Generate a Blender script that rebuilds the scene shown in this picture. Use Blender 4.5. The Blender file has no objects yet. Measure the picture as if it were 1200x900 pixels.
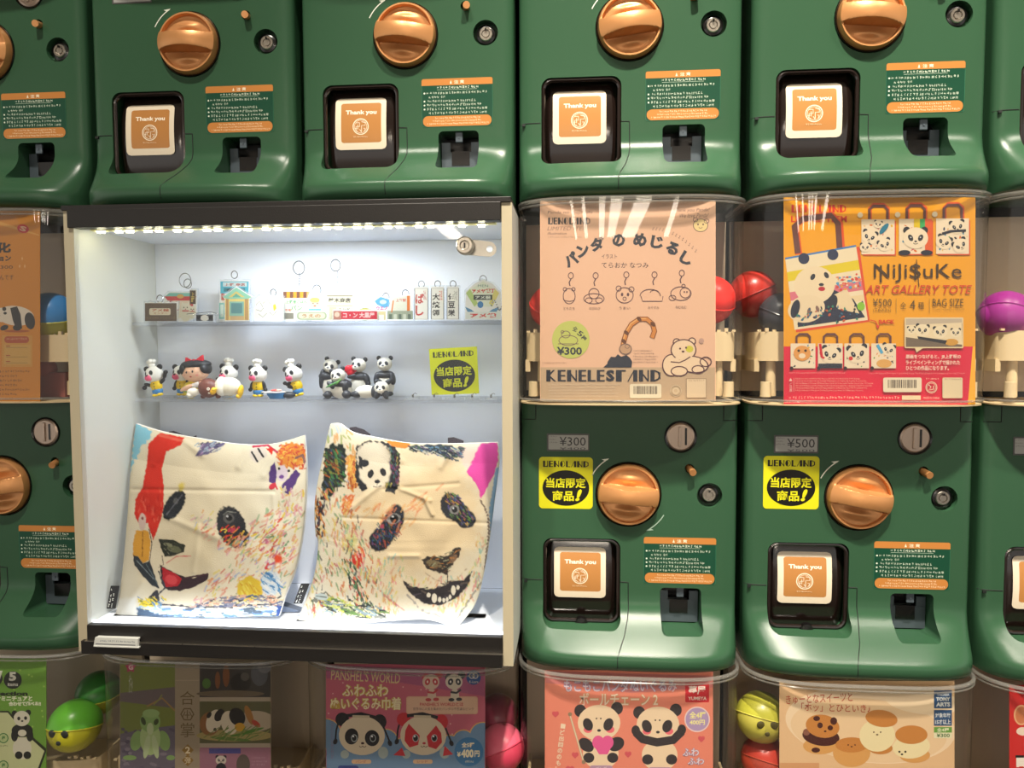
import bpy, bmesh, math, random
import numpy as np
from mathutils import Matrix, Vector
random.seed(5)
SC = bpy.context.scene
COL = SC.collection
PI = math.pi
ZO = 1.75                                   # height of the upper knobs above the floor datum

# ---------------------------------------------------------------- camera
FPX = 849.92
CP = np.array([0.77065, -0.91407, -0.38555])
def _rot(y, p, r):
    cy, sy, cp, sp, cr, sr = math.cos(y), math.sin(y), math.cos(p), math.sin(p), math.cos(r), math.sin(r)
    return (np.array([[cy, -sy, 0], [sy, cy, 0], [0, 0, 1]]) @ np.array([[1, 0, 0], [0, cp, -sp], [0, sp, cp]])
            @ np.array([[cr, 0, sr], [0, 1, 0], [-sr, 0, cr]]))
CM = _rot(*[math.radians(a) for a in (4.83082, -3.11624, 0.18038)])
def at(px, py, Y):
    """point of the vertical plane y = Y that stands at photo pixel px, py"""
    d = CM @ np.array([(px-600)/FPX, 1, -(py-450)/FPX])
    p = CP + d*(Y-CP[1])/d[1]
    return (p[0], p[1], p[2]+ZO)
cam = bpy.data.cameras.new('camera'); camo = bpy.data.objects.new('camera', cam); COL.objects.link(camo)
cam.sensor_width = 36; cam.lens = FPX/1200*36; cam.clip_start = .02
m3 = Matrix(((CM[0][0], CM[0][2], -CM[0][1]), (CM[1][0], CM[1][2], -CM[1][1]), (CM[2][0], CM[2][2], -CM[2][1])))
camo.matrix_world = Matrix.Translation((CP[0], CP[1], CP[2]+ZO)) @ m3.to_4x4()
SC.camera = camo

# ---------------------------------------------------------------- world, lights, exposure
W = bpy.data.worlds.new('world'); SC.world = W; W.use_nodes = True
W.node_tree.nodes['Background'].inputs[0].default_value = (.92, .87, .80, 1)
W.node_tree.nodes['Background'].inputs[1].default_value = .8
def area(name, loc, target, size, power, color=(1, .93, .82), size_y=None, spread=PI):
    l = bpy.data.lights.new(name, 'AREA'); l.energy = power; l.color = color; l.size = size; l.spread = spread
    if size_y: l.shape = 'RECTANGLE'; l.size_y = size_y
    o = bpy.data.objects.new(name, l); COL.objects.link(o); o.location = loc
    o.rotation_euler = (Vector(target)-Vector(loc)).to_track_quat('-Z', 'Y').to_euler()
    return o
def spot(loc, target, power, color, size=50, blend=1.0, r=.045):
    l = bpy.data.lights.new('down_light', 'SPOT'); l.energy = power; l.color = color; l.spot_size = math.radians(size); l.spot_blend = blend; l.shadow_soft_size = r
    o = bpy.data.objects.new('down_light', l); COL.objects.link(o); o.location = loc
    o.rotation_euler = (Vector(target)-Vector(loc)).to_track_quat('-Z', 'Y').to_euler()
spot((1.02, -.98, ZO+1.55), (1.05, -.02, ZO-.85), 350, (1, .90, .76))
spot((.25, -1.15, ZO+1.6), (.3, 0, ZO-.75), 130, (1, .92, .80))
spot((2.1, -1.2, ZO+1.6), (1.6, 0, ZO-.8), 140, (1, .90, .78))
area('case_light', (.45, -.060, ZO-.2525), (.45, -.03, ZO-.8), .18, .72, (.84, .91, 1.0), size_y=.02)
area('case_foot_light', (.45, -.086, ZO-.7185), (.45, .045, ZO-.60), .44, .13, (.84, .91, 1.0), size_y=.008)
SC.view_settings.view_transform = 'Standard'; SC.view_settings.look = 'None'
SC.view_settings.exposure = 0.35; SC.view_settings.gamma = 1; SC.view_settings.use_curve_mapping = False

# ---------------------------------------------------------------- materials
def lin(c):
    if isinstance(c, str):
        c = [int(c[i:i+2], 16)/255 for i in (0, 2, 4)]
    return tuple((x/12.92 if x <= .04045 else ((x+.055)/1.055)**2.4) for x in c[:3])
def mat(name, color, rough=.5, metal=0, spec=.5, coat=0, bump=0, bscale=200, emit=0, attr=False, vary=0):
    m = bpy.data.materials.new(name); m.use_nodes = True; nt = m.node_tree; b = nt.nodes['Principled BSDF']
    b.inputs['Base Color'].default_value = (*lin(color), 1); b.inputs['Roughness'].default_value = rough
    b.inputs['Metallic'].default_value = metal; b.inputs['Specular IOR Level'].default_value = spec
    b.inputs['Coat Weight'].default_value = coat; b.inputs['Coat Roughness'].default_value = .1
    if emit:
        b.inputs['Emission Color'].default_value = (*lin(color), 1); b.inputs['Emission Strength'].default_value = emit
    if attr:
        a = nt.nodes.new('ShaderNodeAttribute'); a.attribute_name = 'Col'; nt.links.new(a.outputs['Color'], b.inputs['Base Color'])
    if bump or vary:
        tc = nt.nodes.new('ShaderNodeTexCoord'); n = nt.nodes.new('ShaderNodeTexNoise'); n.inputs['Scale'].default_value = bscale
        nt.links.new(tc.outputs['Object'], n.inputs['Vector'])
        if bump:
            bp = nt.nodes.new('ShaderNodeBump'); bp.inputs['Strength'].default_value = bump; bp.inputs['Distance'].default_value = .001
            nt.links.new(n.outputs['Fac'], bp.inputs['Height']); nt.links.new(bp.outputs['Normal'], b.inputs['Normal'])
        if vary:
            mr = nt.nodes.new('ShaderNodeMapRange'); mr.inputs['To Min'].default_value = rough-vary; mr.inputs['To Max'].default_value = rough+vary
            nt.links.new(n.outputs['Fac'], mr.inputs['Value']); nt.links.new(mr.outputs['Result'], b.inputs['Roughness'])
    return m
def clear(name, tint=(1, 1, 1), ior=1.45, haze=0, hazecol=(.9, .9, .9), rough=.02):
    """thin clear plastic: see-through with a real fresnel reflection"""
    m = bpy.data.materials.new(name); m.use_nodes = True; nt = m.node_tree; nt.nodes.clear()
    out = nt.nodes.new('ShaderNodeOutputMaterial'); mx = nt.nodes.new('ShaderNodeMixShader'); fr = nt.nodes.new('ShaderNodeFresnel')
    tr = nt.nodes.new('ShaderNodeBsdfTransparent'); gl = nt.nodes.new('ShaderNodeBsdfGlossy')
    tr.inputs[0].default_value = (*tint, 1); gl.inputs['Roughness'].default_value = rough; fr.inputs['IOR'].default_value = ior
    ge = nt.nodes.new('ShaderNodeNewGeometry'); mr = nt.nodes.new('ShaderNodeMapRange')       # same reflection from either side of the thin sheet
    mr.inputs['To Min'].default_value = ior; mr.inputs['To Max'].default_value = 1/ior
    nt.links.new(ge.outputs['Backfacing'], mr.inputs['Value']); nt.links.new(mr.outputs['Result'], fr.inputs['IOR'])
    nt.links.new(fr.outputs[0], mx.inputs[0]); nt.links.new(gl.outputs[0], mx.inputs[2])
    if haze:
        m2 = nt.nodes.new('ShaderNodeMixShader'); df = nt.nodes.new('ShaderNodeBsdfDiffuse'); df.inputs[0].default_value = (*hazecol, 1)
        m2.inputs[0].default_value = haze; nt.links.new(tr.outputs[0], m2.inputs[1]); nt.links.new(df.outputs[0], m2.inputs[2])
        nt.links.new(m2.outputs[0], mx.inputs[1])
    else:
        nt.links.new(tr.outputs[0], mx.inputs[1])
    nt.links.new(mx.outputs[0], out.inputs[0])
    return m
M = dict(
    green=mat('green_plastic', '31543b', .27, spec=.32, coat=0, bump=.12, bscale=1500),
    seam=mat('seam_shadow_gap', '06130d', .7),
    copper=mat('copper_plastic', 'cf935c', .38, metal=.45, bump=.05, bscale=300, vary=.05),
    steel=mat('brushed_steel', 'b9b2a6', .3, metal=1, vary=.06),
    bronze=mat('worn_bronze', 'b8a595', .34, metal=.8, vary=.08),
    black=mat('black_plastic', '0b0a0a', .25, coat=.3),
    flap=mat('smoky_flap_plastic', '1d1411', .16, coat=.5),
    greyplate=mat('grey_plate', '59646c', .35, metal=.4),
    print=mat('printed_paper', 'ffffff', .5, attr=True, spec=.3),
    gloss=mat('glossy_print', 'ffffff', .3, attr=True, spec=.4),
    toy=mat('painted_vinyl', 'ffffff', .42, attr=True, spec=.4),
    cream=mat('cream_plastic', 'dac59c', .4, bump=.05),
    backgrey=mat('smoky_back_panel', 'd2c2aa', .5, bump=.1, bscale=60),
    shell=clear('clear_shell', (.94, .935, .92), 1.42, haze=.012),
    rim=clear('clear_rim', (.85, .85, .82), 1.9, haze=.12, hazecol=(.75, .73, .68), rough=.08),
    glass=clear('glass_door', (.985, .99, .99), 1.35),
    acryl=clear('clear_acrylic', (.95, .96, .97), 1.5, haze=.10, hazecol=(.8, .85, .9)),
    shelf=clear('acrylic_shelf', (.95, .965, .98), 1.4, haze=.10, hazecol=(.85, .88, .95)),
    white=mat('white_laminate', 'cfd1ca', .45, bump=.04, bscale=80),
    edging=mat('cream_edge_banding', 'b5aa8e', .5),
    casewhite=mat('case_lining', 'eaeff8', .5, bump=.03, bscale=80),
    board=mat('black_laminate', '15120f', .42, bump=.15, bscale=500),
    led=mat('led_chip', 'fff7d0', .4, emit=30),
    foot=mat('foot_led_tape', 'eef4ff', .4, emit=3),
    strip=mat('led_tape', 'e8e2a8', .5),
    cloth=mat('printed_canvas', 'ffffff', .8, attr=True, spec=.2, bump=.35, bscale=900),
    darkcloth=mat('dark_webbing', '3a3640', .9, bump=.4, bscale=1200),
    chain=mat('chrome_chain', '8c8c8c', .2, metal=1),
    lamp=mat('ceiling_tube', 'fff0dc', .4, emit=20),
    ceil=mat('ceiling_paint', 'cfc4b4', .8, bump=.1, bscale=30),
    floor=mat('floor_tiles', '6b6056', .35, bump=.1, bscale=20),
    darkwall=mat('dark_back_wall', '181412', .8, bump=.2, bscale=40),
)

# ---------------------------------------------------------------- helpers
def props(o, label=None, cat=None, group=None, kind=None):
    if label: o['label'] = label
    if cat: o['category'] = cat
    if group: o['group'] = group
    if kind: o['kind'] = kind
    return o
def empty(name, loc, label=None, cat=None, group=None):
    o = bpy.data.objects.new(name, None); o.empty_display_size = .01; o.location = loc; COL.objects.link(o)
    return props(o, label, cat, group)
def link(name, me, parent=None, loc=None):
    o = bpy.data.objects.new(name, me); COL.objects.link(o)
    if parent is not None:
        o.parent = parent
    if loc is not None: o.location = loc
    return o
class MB:
    """collects shapes, each with a colour of its own, for one mesh"""
    def __init__(s, off=(0, 0, 0)): s.v = []; s.f = []; s.c = []; s.off = Vector(off)
    def add(s, vs, fs, c='ffffff', mtx=None):
        n = len(s.v)
        for p in vs:
            p = Vector(p)
            if mtx is not None: p = mtx @ p
            s.v.append(tuple(p+s.off))
        s.f += [tuple(i+n for i in f) for f in fs]; s.c += [lin(c)]*len(fs)
        return s
    def box(s, x0, y0, z0, x1, y1, z1, c='ffffff', mtx=None, b=0):
        bm = bmesh.new(); bmesh.ops.create_cube(bm, size=1)
        for v in bm.verts: v.co = Vector(((x0+x1)/2+v.co.x*(x1-x0), (y0+y1)/2+v.co.y*(y1-y0), (z0+z1)/2+v.co.z*(z1-z0)))
        if b: bmesh.ops.bevel(bm, geom=bm.edges[:], offset=b, segments=2, affect='EDGES', profile=.5)
        return s.bm(bm, c, mtx)
    def bm(s, bm, c='ffffff', mtx=None):
        bm.verts.index_update()
        s.add([v.co.copy() for v in bm.verts], [[v.index for v in f.verts] for f in bm.faces], c, mtx); bm.free(); return s
    def ball(s, c0, r, c='ffffff', mtx=None, seg=20, rings=12, zmin=-1, zmax=1):
        if not hasattr(r, '__len__'): r = (r, r, r)
        t0, t1 = math.acos(zmax), math.acos(zmin); vs = []; fs = []
        for i in range(rings+1):
            t = t0+(t1-t0)*i/rings
            for j in range(seg):
                a = 2*PI*j/seg; vs.append((c0[0]+r[0]*math.sin(t)*math.cos(a), c0[1]+r[1]*math.sin(t)*math.sin(a), c0[2]+r[2]*math.cos(t)))
        for i in range(rings):
            for j in range(seg):
                k = (j+1) % seg; fs.append((i*seg+j, (i+1)*seg+j, (i+1)*seg+k, i*seg+k))
        return s.add(vs, fs, c, mtx)
    def lathe(s, prof, c='ffffff', mtx=None, seg=32):
        vs = []; fs = []; n = len(prof)
        for r, z in prof:
            for j in range(seg):
                a = 2*PI*j/seg; vs.append((r*math.cos(a), r*math.sin(a), z))
        for i in range(n-1):
            for j in range(seg):
                k = (j+1) % seg; fs.append((i*seg+j, i*seg+k, (i+1)*seg+k, (i+1)*seg+j))
        return s.add(vs, fs, c, mtx)
    def tube(s, pts, r, c='ffffff', seg=8, closed=False):
        pts = [Vector(p) for p in pts]; n = len(pts); vs = []; fs = []
        up = Vector((.13, .97, .2)).normalized()
        for i, p in enumerate(pts):
            a = pts[(i-1) % n] if (closed or i > 0) else p; b = pts[(i+1) % n] if (closed or i < n-1) else p
            t = (b-a).normalized() if (b-a).length > 1e-9 else Vector((0, 0, 1))
            u = t.cross(up); u = u.normalized() if u.length > 1e-4 else Vector((1, 0, 0)); w = t.cross(u)
            rr = r[i] if hasattr(r, '__len__') else r
            for j in range(seg):
                g = 2*PI*j/seg; vs.append(p+u*(rr*math.cos(g))+w*(rr*math.sin(g)))
        for i in range(n if closed else n-1):
            for j in range(seg):
                k = (j+1) % seg; i2 = (i+1) % n; fs.append((i*seg+j, i2*seg+j, i2*seg+k, i*seg+k))
        if not closed:
            fs.append(tuple(range(seg))[::-1]); fs.append(tuple((n-1)*seg+j for j in range(seg)))
        return s.add(vs, fs, c)
    def prism(s, pts, y0, y1, c='ffffff'):
        """outline in x, z pushed from y0 (front) to y1 (back)"""
        n = len(pts); vs = [(x, y0, z) for x, z in pts]+[(x, y1, z) for x, z in pts]
        fs = [tuple(range(n)), tuple(range(2*n-1, n-1, -1))]+[(i, i+n, (i+1) % n+n, (i+1) % n) for i in range(n)]
        return s.add(vs, fs, c)
    def mesh(s, name, m, smooth=True, sharp=40):
        me = bpy.data.meshes.new(name); me.from_pydata(s.v, [], s.f); me.update()
        ca = me.color_attributes.new('Col', 'FLOAT_COLOR', 'CORNER')
        arr = np.ones((len(me.loops), 4), np.float32); k = 0
        cnt = np.array([len(f) for f in s.f]); arr[:, :3] = np.repeat(np.array(s.c, np.float32), cnt, axis=0)
        ca.data.foreach_set('color', arr.ravel())
        if smooth:
            me.polygons.foreach_set('use_smooth', [True]*len(me.polygons)); me.set_sharp_from_angle(angle=math.radians(sharp))
        me.materials.append(M[m] if isinstance(m, str) else m)
        return me
    def build(s, name, m, parent=None, smooth=True, sharp=40):
        return link(name, s.mesh(name, m, smooth, sharp), parent)

_tc = {}
def glyphs(txt, bold):
    if (txt, bold) not in _tc:
        c = bpy.data.curves.new('t', 'FONT'); c.body = txt; c.resolution_u = 2; c.offset = bold
        o = bpy.data.objects.new('t', c); COL.objects.link(o)
        me = o.evaluated_get(bpy.context.evaluated_depsgraph_get()).to_mesh()
        v = np.array([tuple(x.co)[:2] for x in me.vertices]); f = [tuple(p.vertices) for p in me.polygons]
        bpy.data.objects.remove(o); bpy.data.curves.remove(c)
        _tc[(txt, bold)] = ((v-v.min(0))/(v.max(0)-v.min(0)), f)
    return _tc[(txt, bold)]
class Print:
    """flat print made of stacked coloured shapes; y runs down the sheet"""
    def __init__(s, clip=None): s.p = []; s.k = 0; s.cl = clip
    def raw(s, v, f, c):
        if s.cl is not None:
            v = np.array(v, float); lo = v.min(0); hi = v.max(0); x0, y0, x1, y1 = s.cl
            if lo[0] < x0 or lo[1] < y0 or hi[0] > x1 or hi[1] > y1:
                V = []; Fn = []
                for fc in f:
                    pl = [tuple(v[i]) for i in fc]
                    for ax, lim, sg in ((0, x0, 1), (0, x1, -1), (1, y0, 1), (1, y1, -1)):
                        o = []
                        for i in range(len(pl)):
                            a, b = pl[i-1], pl[i]; da, db = sg*(a[ax]-lim), sg*(b[ax]-lim)
                            if (da >= 0) != (db >= 0): t = da/(da-db); o.append((a[0]+(b[0]-a[0])*t, a[1]+(b[1]-a[1])*t))
                            if db >= 0: o.append(b)
                        pl = o
                        if len(pl) < 3: break
                    if len(pl) >= 3: n = len(V); V += pl; Fn.append(tuple(range(n, n+len(pl))))
                if not Fn: return s
                v, f = V, Fn
        s.p.append((np.array(v, float), f, lin(c), s.k)); s.k += 1; return s
    def poly(s, pts, c): return s.raw(pts, [tuple(range(len(pts)))], c)
    def rect(s, x0, y0, x1, y1, c, r=0):
        if not r: return s.poly([(x0, y0), (x1, y0), (x1, y1), (x0, y1)], c)
        pts = []
        for cx, cy, a0 in ((x1-r, y0+r, -90), (x1-r, y1-r, 0), (x0+r, y1-r, 90), (x0+r, y0+r, 180)):
            for i in range(6): a = math.radians(a0+18*i); pts.append((cx+r*math.cos(a), cy+r*math.sin(a)))
        return s.poly(pts, c)
    def ell(s, cx, cy, rx, ry=None, c='000000', rot=0, n=24):
        ry = rx if ry is None else ry; a = math.radians(rot)
        return s.poly([(cx+rx*math.cos(t)*math.cos(a)-ry*math.sin(t)*math.sin(a), cy+rx*math.cos(t)*math.sin(a)+ry*math.sin(t)*math.cos(a))
                       for t in [2*PI*i/n for i in range(n)]], c)
    def line(s, pts, w, c, closed=False):
        P = [np.array(p, float) for p in pts]; n = len(P); L = []; R = []
        for i in range(n):
            a = P[(i-1) % n] if (closed or i) else P[i]; b = P[(i+1) % n] if (closed or i < n-1) else P[i]
            t = b-a; t = t/(np.hypot(*t)+1e-12); nn = np.array([-t[1], t[0]])*w/2; L.append(P[i]+nn); R.append(P[i]-nn)
        m = n if closed else n-1
        return s.raw(L+R, [(i, (i+1) % n, (i+1) % n+n, i+n) for i in range(m)], c)
    def ring(s, cx, cy, rx, ry, w, c, a0=0, a1=360, n=28, rot=0):
        q = math.radians(rot); ps = []
        full = a1-a0 >= 360
        for i in range(n if full else n+1):
            t = math.radians(a0+(a1-a0)*i/n); x, y = rx*math.cos(t), ry*math.sin(t)
            ps.append((cx+x*math.cos(q)-y*math.sin(q), cy+x*math.sin(q)+y*math.cos(q)))
        return s.line(ps, w, c, full)
    def text(s, t, x0, y0, x1, y1, c, bold=.0, rot=0, shear=0):
        v, f = glyphs(t, bold); cx, cy = (x0+x1)/2, (y0+y1)/2
        x = (v[:, 0]-.5)*(x1-x0); y = -(v[:, 1]-.5)*(y1-y0); x = x-shear*y; a = math.radians(rot)
        return s.raw(np.stack([cx+x*math.cos(a)-y*math.sin(a), cy+x*math.sin(a)+y*math.cos(a)], 1), f, c)
    def marks(s, x0, y0, x1, y1, c, rows=1, fill=.75, seed=1):
        """print too small to read: rows of little strokes"""
        rg = random.Random(seed*77+int(abs(x0)*1e4)+int(abs(y0)*1e4)); v = []; f = []; rh = (y1-y0)/rows; h = rh*fill
        for r in range(rows):
            x = x0; ya = y0+r*rh; end = x1-(x1-x0)*rg.random()*.25*(rows > 1)
            while x < end:
                w = h*rg.uniform(.75, 1)
                for q in range(3):
                    if rg.random() < .5: a = (x+w*rg.uniform(0, .6), ya+h*q/3, x+w*rg.uniform(.5, .95), ya+h*q/3+h*.2)
                    else: a = (x+w*q/3.2, ya+h*rg.uniform(0, .3), x+w*q/3.2+w*.17, ya+h*rg.uniform(.6, 1))
                    n = len(v); v += [(a[0], a[1]), (a[2], a[1]), (a[2], a[3]), (a[0], a[3])]; f.append((n, n+1, n+2, n+3))
                x += h*1.12
        return s.raw(v, f, c)
    def barcode(s, x0, y0, x1, y1, seed=2):
        rg = random.Random(seed); s.rect(x0, y0, x1, y1, 'f3e6c8', (y1-y0)*.12); w = x1-x0; x = x0+w*.12; v = []; f = []
        while x < x1-w*.12:
            q = w*rg.choice([.012, .02, .03]); n = len(v); a, b = y0+(y1-y0)*.15, y0+(y1-y0)*.72
            v += [(x, a), (x+q, a), (x+q, b), (x, b)]; f.append((n, n+1, n+2, n+3)); x += q+w*rg.choice([.012, .02])
        return s.raw(v, f, '5a4a3c')
    def mesh(s, name, mp, m='print', parent=None):
        V = []; F = []; Cc = []; n = 0
        for v, f, c, k in s.p:
            V += [mp(a, b, k+1) for a, b in v]; F += [tuple(i+n for i in g) for g in f]; Cc += [c]*len(f); n += len(v)
        me = bpy.data.meshes.new(name); me.from_pydata(V, [], F); me.update()
        ca = me.color_attributes.new('Col', 'FLOAT_COLOR', 'CORNER'); arr = np.ones((len(me.loops), 4), np.float32)
        arr[:, :3] = np.repeat(np.array(Cc, np.float32), [len(g) for g in F], axis=0); ca.data.foreach_set('color', arr.ravel())
        me.materials.append(M[m])
        return me
LAY = 3e-6
def plane_map(Y): return lambda a, b, k: at(a, b, Y-k*LAY)
def panda_head(p, cx, cy, r, face='f6ead6', blk='2b2830', rot=0, ear=.34, smile=True):
    a = math.radians(rot)
    def q(x, y): return (cx+(x*math.cos(a)-y*math.sin(a))*r, cy+(x*math.sin(a)+y*math.cos(a))*r)
    for sx in (-1, 1): e = q(sx*.74, -.66); p.ell(e[0], e[1], r*ear, r*ear, blk)
    p.ell(cx, cy, r*1.05, r*.9, face, rot)
    for sx in (-1, 1):
        e = q(sx*.42, -.02); p.ell(e[0], e[1], r*.2, r*.3, blk, rot+sx*28, 16)
        e = q(sx*.40, -.06); p.ell(e[0], e[1], r*.05, r*.05, 'ffffff', 0, 8)
    e = q(0, .28); p.ell(e[0], e[1], r*.12, r*.08, blk, rot, 12)
    if smile:
        e = q(0, .36); p.ring(e[0], e[1], r*.2, r*.14, r*.06, blk, 20, 160, 8, rot)
    return p

# ---------------------------------------------------------------- the setting
def struct(name, mb, m): return props(mb.build(name, m, smooth=False), kind='structure')
struct('wall_back', MB().box(-1.2, .16, 0, 2.9, .26, 3.6), 'darkwall')
struct('floor', MB().box(-6, -15, -.1, 8, .26, 0), 'floor')
struct('ceiling', MB().box(-6, -15, 3.6, 8, .26, 3.7), 'ceil')
for x, w_ in ((-1.6, 'leftmost'), (-.3, 'second from left'), (.9, 'third from left'), (1.35, 'third from right'), (1.85, 'second from right'), (3.1, 'rightmost')):
    t = empty('ceiling_light', (x, -12, 3.5), 'long white ceiling tube light, '+w_+' of the six', 'ceiling light', 'tube lights on the ceiling')
    MB().box(-.16, -2, .06, .16, 2, .1).build('housing', 'white', t, False)
    MB().box(-.13, -1.95, .0, .13, 1.95, .06).build('tube', 'lamp', t, False)

# ---------------------------------------------------------------- the capsule machine (all parts relative to the knob centre, front panel at y = 0)
PITCH, ROWH = .28, .57445
BZ = .209                                   # knob height above the machine's base
HW = .1355
OFF = (0, 0, BZ)
ZS = [-.209, -.207, -.203, -.198, -.193, -.1905, -.188, -.185, -.181, -.175, -.169, -.163, -.157, -.152, -.147, -.142, -.136]
FS = [.041, .0465, .0500, .0512, .0512, .0506, .0490, .0458, .0412, .0342, .0270, .0198, .0130, .0080, .0042, .0016, 0]
def F(z): return float(np.interp(z, ZS, FS))
def g(x, hw=HW): return max(0, 1-abs(x/hw)**4)**.5
def gp(x): return max(0, 1-min(1, abs(x/HW))**22)**.5
def ys(x, z): return .012*(1-gp(x))-F(z)*g(x)
def body_mesh():
    us = np.linspace(-1, 1, 61); xs = [HW*math.copysign(1-(1-abs(u))**1.9, u) if abs(u) > 0 else 0 for u in us]
    zs = ZS+[-.125, -.11, -.09, -.07, -.05, -.03, 0, .03, .06, .09, .110, .1135, .116]
    def row(z):
        q = .003 if z > .115 else 0
        return [(-HW, .10, z)]+[(x, ys(x, z)+q, z) for x in xs]+[(HW, .10, z)]
    m = MB(OFF); vs = []; n = len(xs)+2
    for z in zs: vs += row(z)
    fs = [(i*n+j, i*n+j+1, (i+1)*n+j+1, (i+1)*n+j) for i in range(len(zs)-1) for j in range(n-1)]
    fs += [(i*n+n-1, i*n, (i+1)*n, (i+1)*n+n-1) for i in range(len(zs)-1)]
    fs += [tuple(range(n))[::-1], tuple((len(zs)-1)*n+j for j in range(n))]
    m.add(vs, fs); o = m.build('body', 'green')
    def cutter(mb):
        c = mb.build('cut', 'green'); md = o.modifiers.new('b', 'BOOLEAN'); md.object = c; md.operation = 'DIFFERENCE'; md.solver = 'EXACT'; return c
    def rr(x0, z0, x1, z1, r):
        pts = []
        for cx, cz, a0 in ((x1-r, z0+r, -90), (x1-r, z1-r, 0), (x0+r, z1-r, 90), (x0+r, z0+r, 180)):
            for i in range(7): a = math.radians(a0+15*i); pts.append((cx+r*math.cos(a), cz+r*math.sin(a)))
        return pts
    cs = [cutter(MB(OFF).prism(rr(-.1075, -.167, -.0095, -.0575, .012), -.1, .045)),
          cutter(MB(OFF).prism(rr(.0405, -.170, .0915, -.1185, .006), -.1, .045))]
    rx = Matrix.Rotation(PI/2, 4, 'X')       # lathe axis turned to face -y
    for x, z, r, d in ((.1006, 0, .0155, .011), (.0642, .0733, .0195, .003), (0, 0, .0415, .004), (.0755, .0335, .0058, .012)):
        cs.append(cutter(MB(OFF).prism([(x+r*math.cos(2*PI*i/40), z+r*math.sin(2*PI*i/40)) for i in range(40)], -.05, d)))
    me = bpy.data.meshes.new_from_object(o.evaluated_get(bpy.context.evaluated_depsgraph_get()))
    for c in cs+[o]: bpy.data.objects.remove(c)
    me.name = 'body'; me.polygons.foreach_set('use_smooth', [True]*len(me.polygons)); me.set_sharp_from_angle(angle=math.radians(32))
    return me
RX = Matrix.Rotation(PI/2, 4, 'X')
def knob_mesh():
    R0 = .0385; NR, NA = 52, 144; vs = [(0, -.0245, 0)]; fs = []
    def hh(u, v):
        r = math.hypot(u, v)/R0
        sm = lambda a, b, t: max(0, min(1, (t-a)/(b-a)))**2*(3-2*max(0, min(1, (t-a)/(b-a))))
        rim = .0070*sm(.87, .905, r)-.0070*sm(.955, 1.0, r)*.75
        dish = .0022+.003*r*r*(1-sm(.86, .9, r))+.0042*math.exp(-((abs(v)/R0-.52)/.13)**2-(u/R0/.38)**2)*(1-sm(.8, .9, r))
        w = .0088+.0022*(abs(u)/R0)**2
        bar = .0245-.0150*(u/R0)**2
        k = 1-sm(w, w+.0018, abs(v))
        base = dish+rim
        return base*(1-k)+max(base, bar-.0015*(v/w)**2)*k if r < .975 else base*(1-k)+(bar*.93)*k*sm(1.001, .97, r)+base*k*(1-sm(1.001, .97, r))
    for i in range(1, NR+1):
        r = R0*(i/NR)**.8
        for j in range(NA):
            a = 2*PI*j/NA; u, v = r*math.cos(a), r*math.sin(a); vs.append((u, -hh(u, v), v))
    for j in range(NA): vs.append((R0*math.cos(2*PI*j/NA), .003, R0*math.sin(2*PI*j/NA)))
    fs += [(0, 1+j, 1+(j+1) % NA) for j in range(NA)]
    fs += [(1+i*NA+j, 1+(i+1)*NA+j, 1+(i+1)*NA+(j+1) % NA, 1+i*NA+(j+1) % NA) for i in range(NR) for j in range(NA)]
    return MB().add(vs, fs).mesh('knob', 'copper', sharp=34)
def outline(hw, f, yb=.095, n=48, ybase=0):
    us = np.linspace(-1, 1, n+1); xs = [hw*math.copysign(1-(1-abs(u))**1.9, u) if u else 0 for u in us]
    return [(-hw, yb)]+[(x, ybase-f*g(x, hw)) for x in xs]+[(hw, yb)]
P = {}
P['body'] = body_mesh()
P['knob'] = knob_mesh()
P['knob_gasket'] = MB(OFF).lathe([(.0385, .0005), (.0405, .0018), (.0415, -.002)], mtx=RX, seg=64).mesh('knob_gasket', 'black')
T = lambda x, z: Matrix.Translation((x, 0, z)) @ RX
P['coin_slot'] = MB(OFF).lathe([(0, .0015), (.0155, .0015), (.0175, .0005), (.0178, -.003)], mtx=T(.0642, .0733), seg=48).mesh('coin_slot', 'bronze', sharp=25)
P['slot_ring'] = MB(OFF).lathe([(.0178, .001), (.0195, .002), (.0205, -.0005)], mtx=T(.0642, .0733), seg=48).mesh('slot_ring', 'black')
P['coin_opening'] = MB(OFF).box(.0692, -.0019, .063, .0718, .001, .0845).mesh('coin_opening', 'black', False)
P['coin_guide'] = MB(OFF).box(.0612, -.0034, .061, .0648, .001, .0862, b=.0008).mesh('coin_guide', 'bronze', False)
P['return_button'] = MB(OFF).tube([(.0755, .008, .0335), (.0785, -.010, .0300)], .0043, seg=20).mesh('return_button', 'copper')
P['key_lock'] = MB(OFF).lathe([(0, .0), (.0040, .0), (.0040, -.0025), (.0052, -.0025), (.0052, .0), (.0078, .0), (.0086, -.001), (.0088, -.010)], mtx=Matrix.Translation((.1006, .003, 0)) @ RX, seg=40).mesh('key_lock', 'steel', sharp=25)
P['lock_collar'] = MB(OFF).lathe([(.0088, -.004), (.0118, -.005), (.0122, -.011)], mtx=Matrix.Translation((.1006, 0, 0)) @ RX, seg=40).mesh('lock_collar', 'black')
P['keyhole'] = MB(OFF).box(.0996, .0005, .0035, .1016, .003, .0062).mesh('keyhole', 'black', False)
def flap_y(x, z): return .020-.013*math.cos(max(-1, min(1, (z+.112)/.060))*PI/2*.86)**.8
def grid(fn, x0, x1, z0, z1, nx, nz, m='flap', name='flap'):
    vs = [fn(x0+(x1-x0)*i/nx, z0+(z1-z0)*j/nz) for j in range(nz+1) for i in range(nx+1)]
    fs = [(j*(nx+1)+i, j*(nx+1)+i+1, (j+1)*(nx+1)+i+1, (j+1)*(nx+1)+i) for j in range(nz) for i in range(nx)]
    return MB(OFF).add(vs, fs).mesh(name, m)
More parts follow.
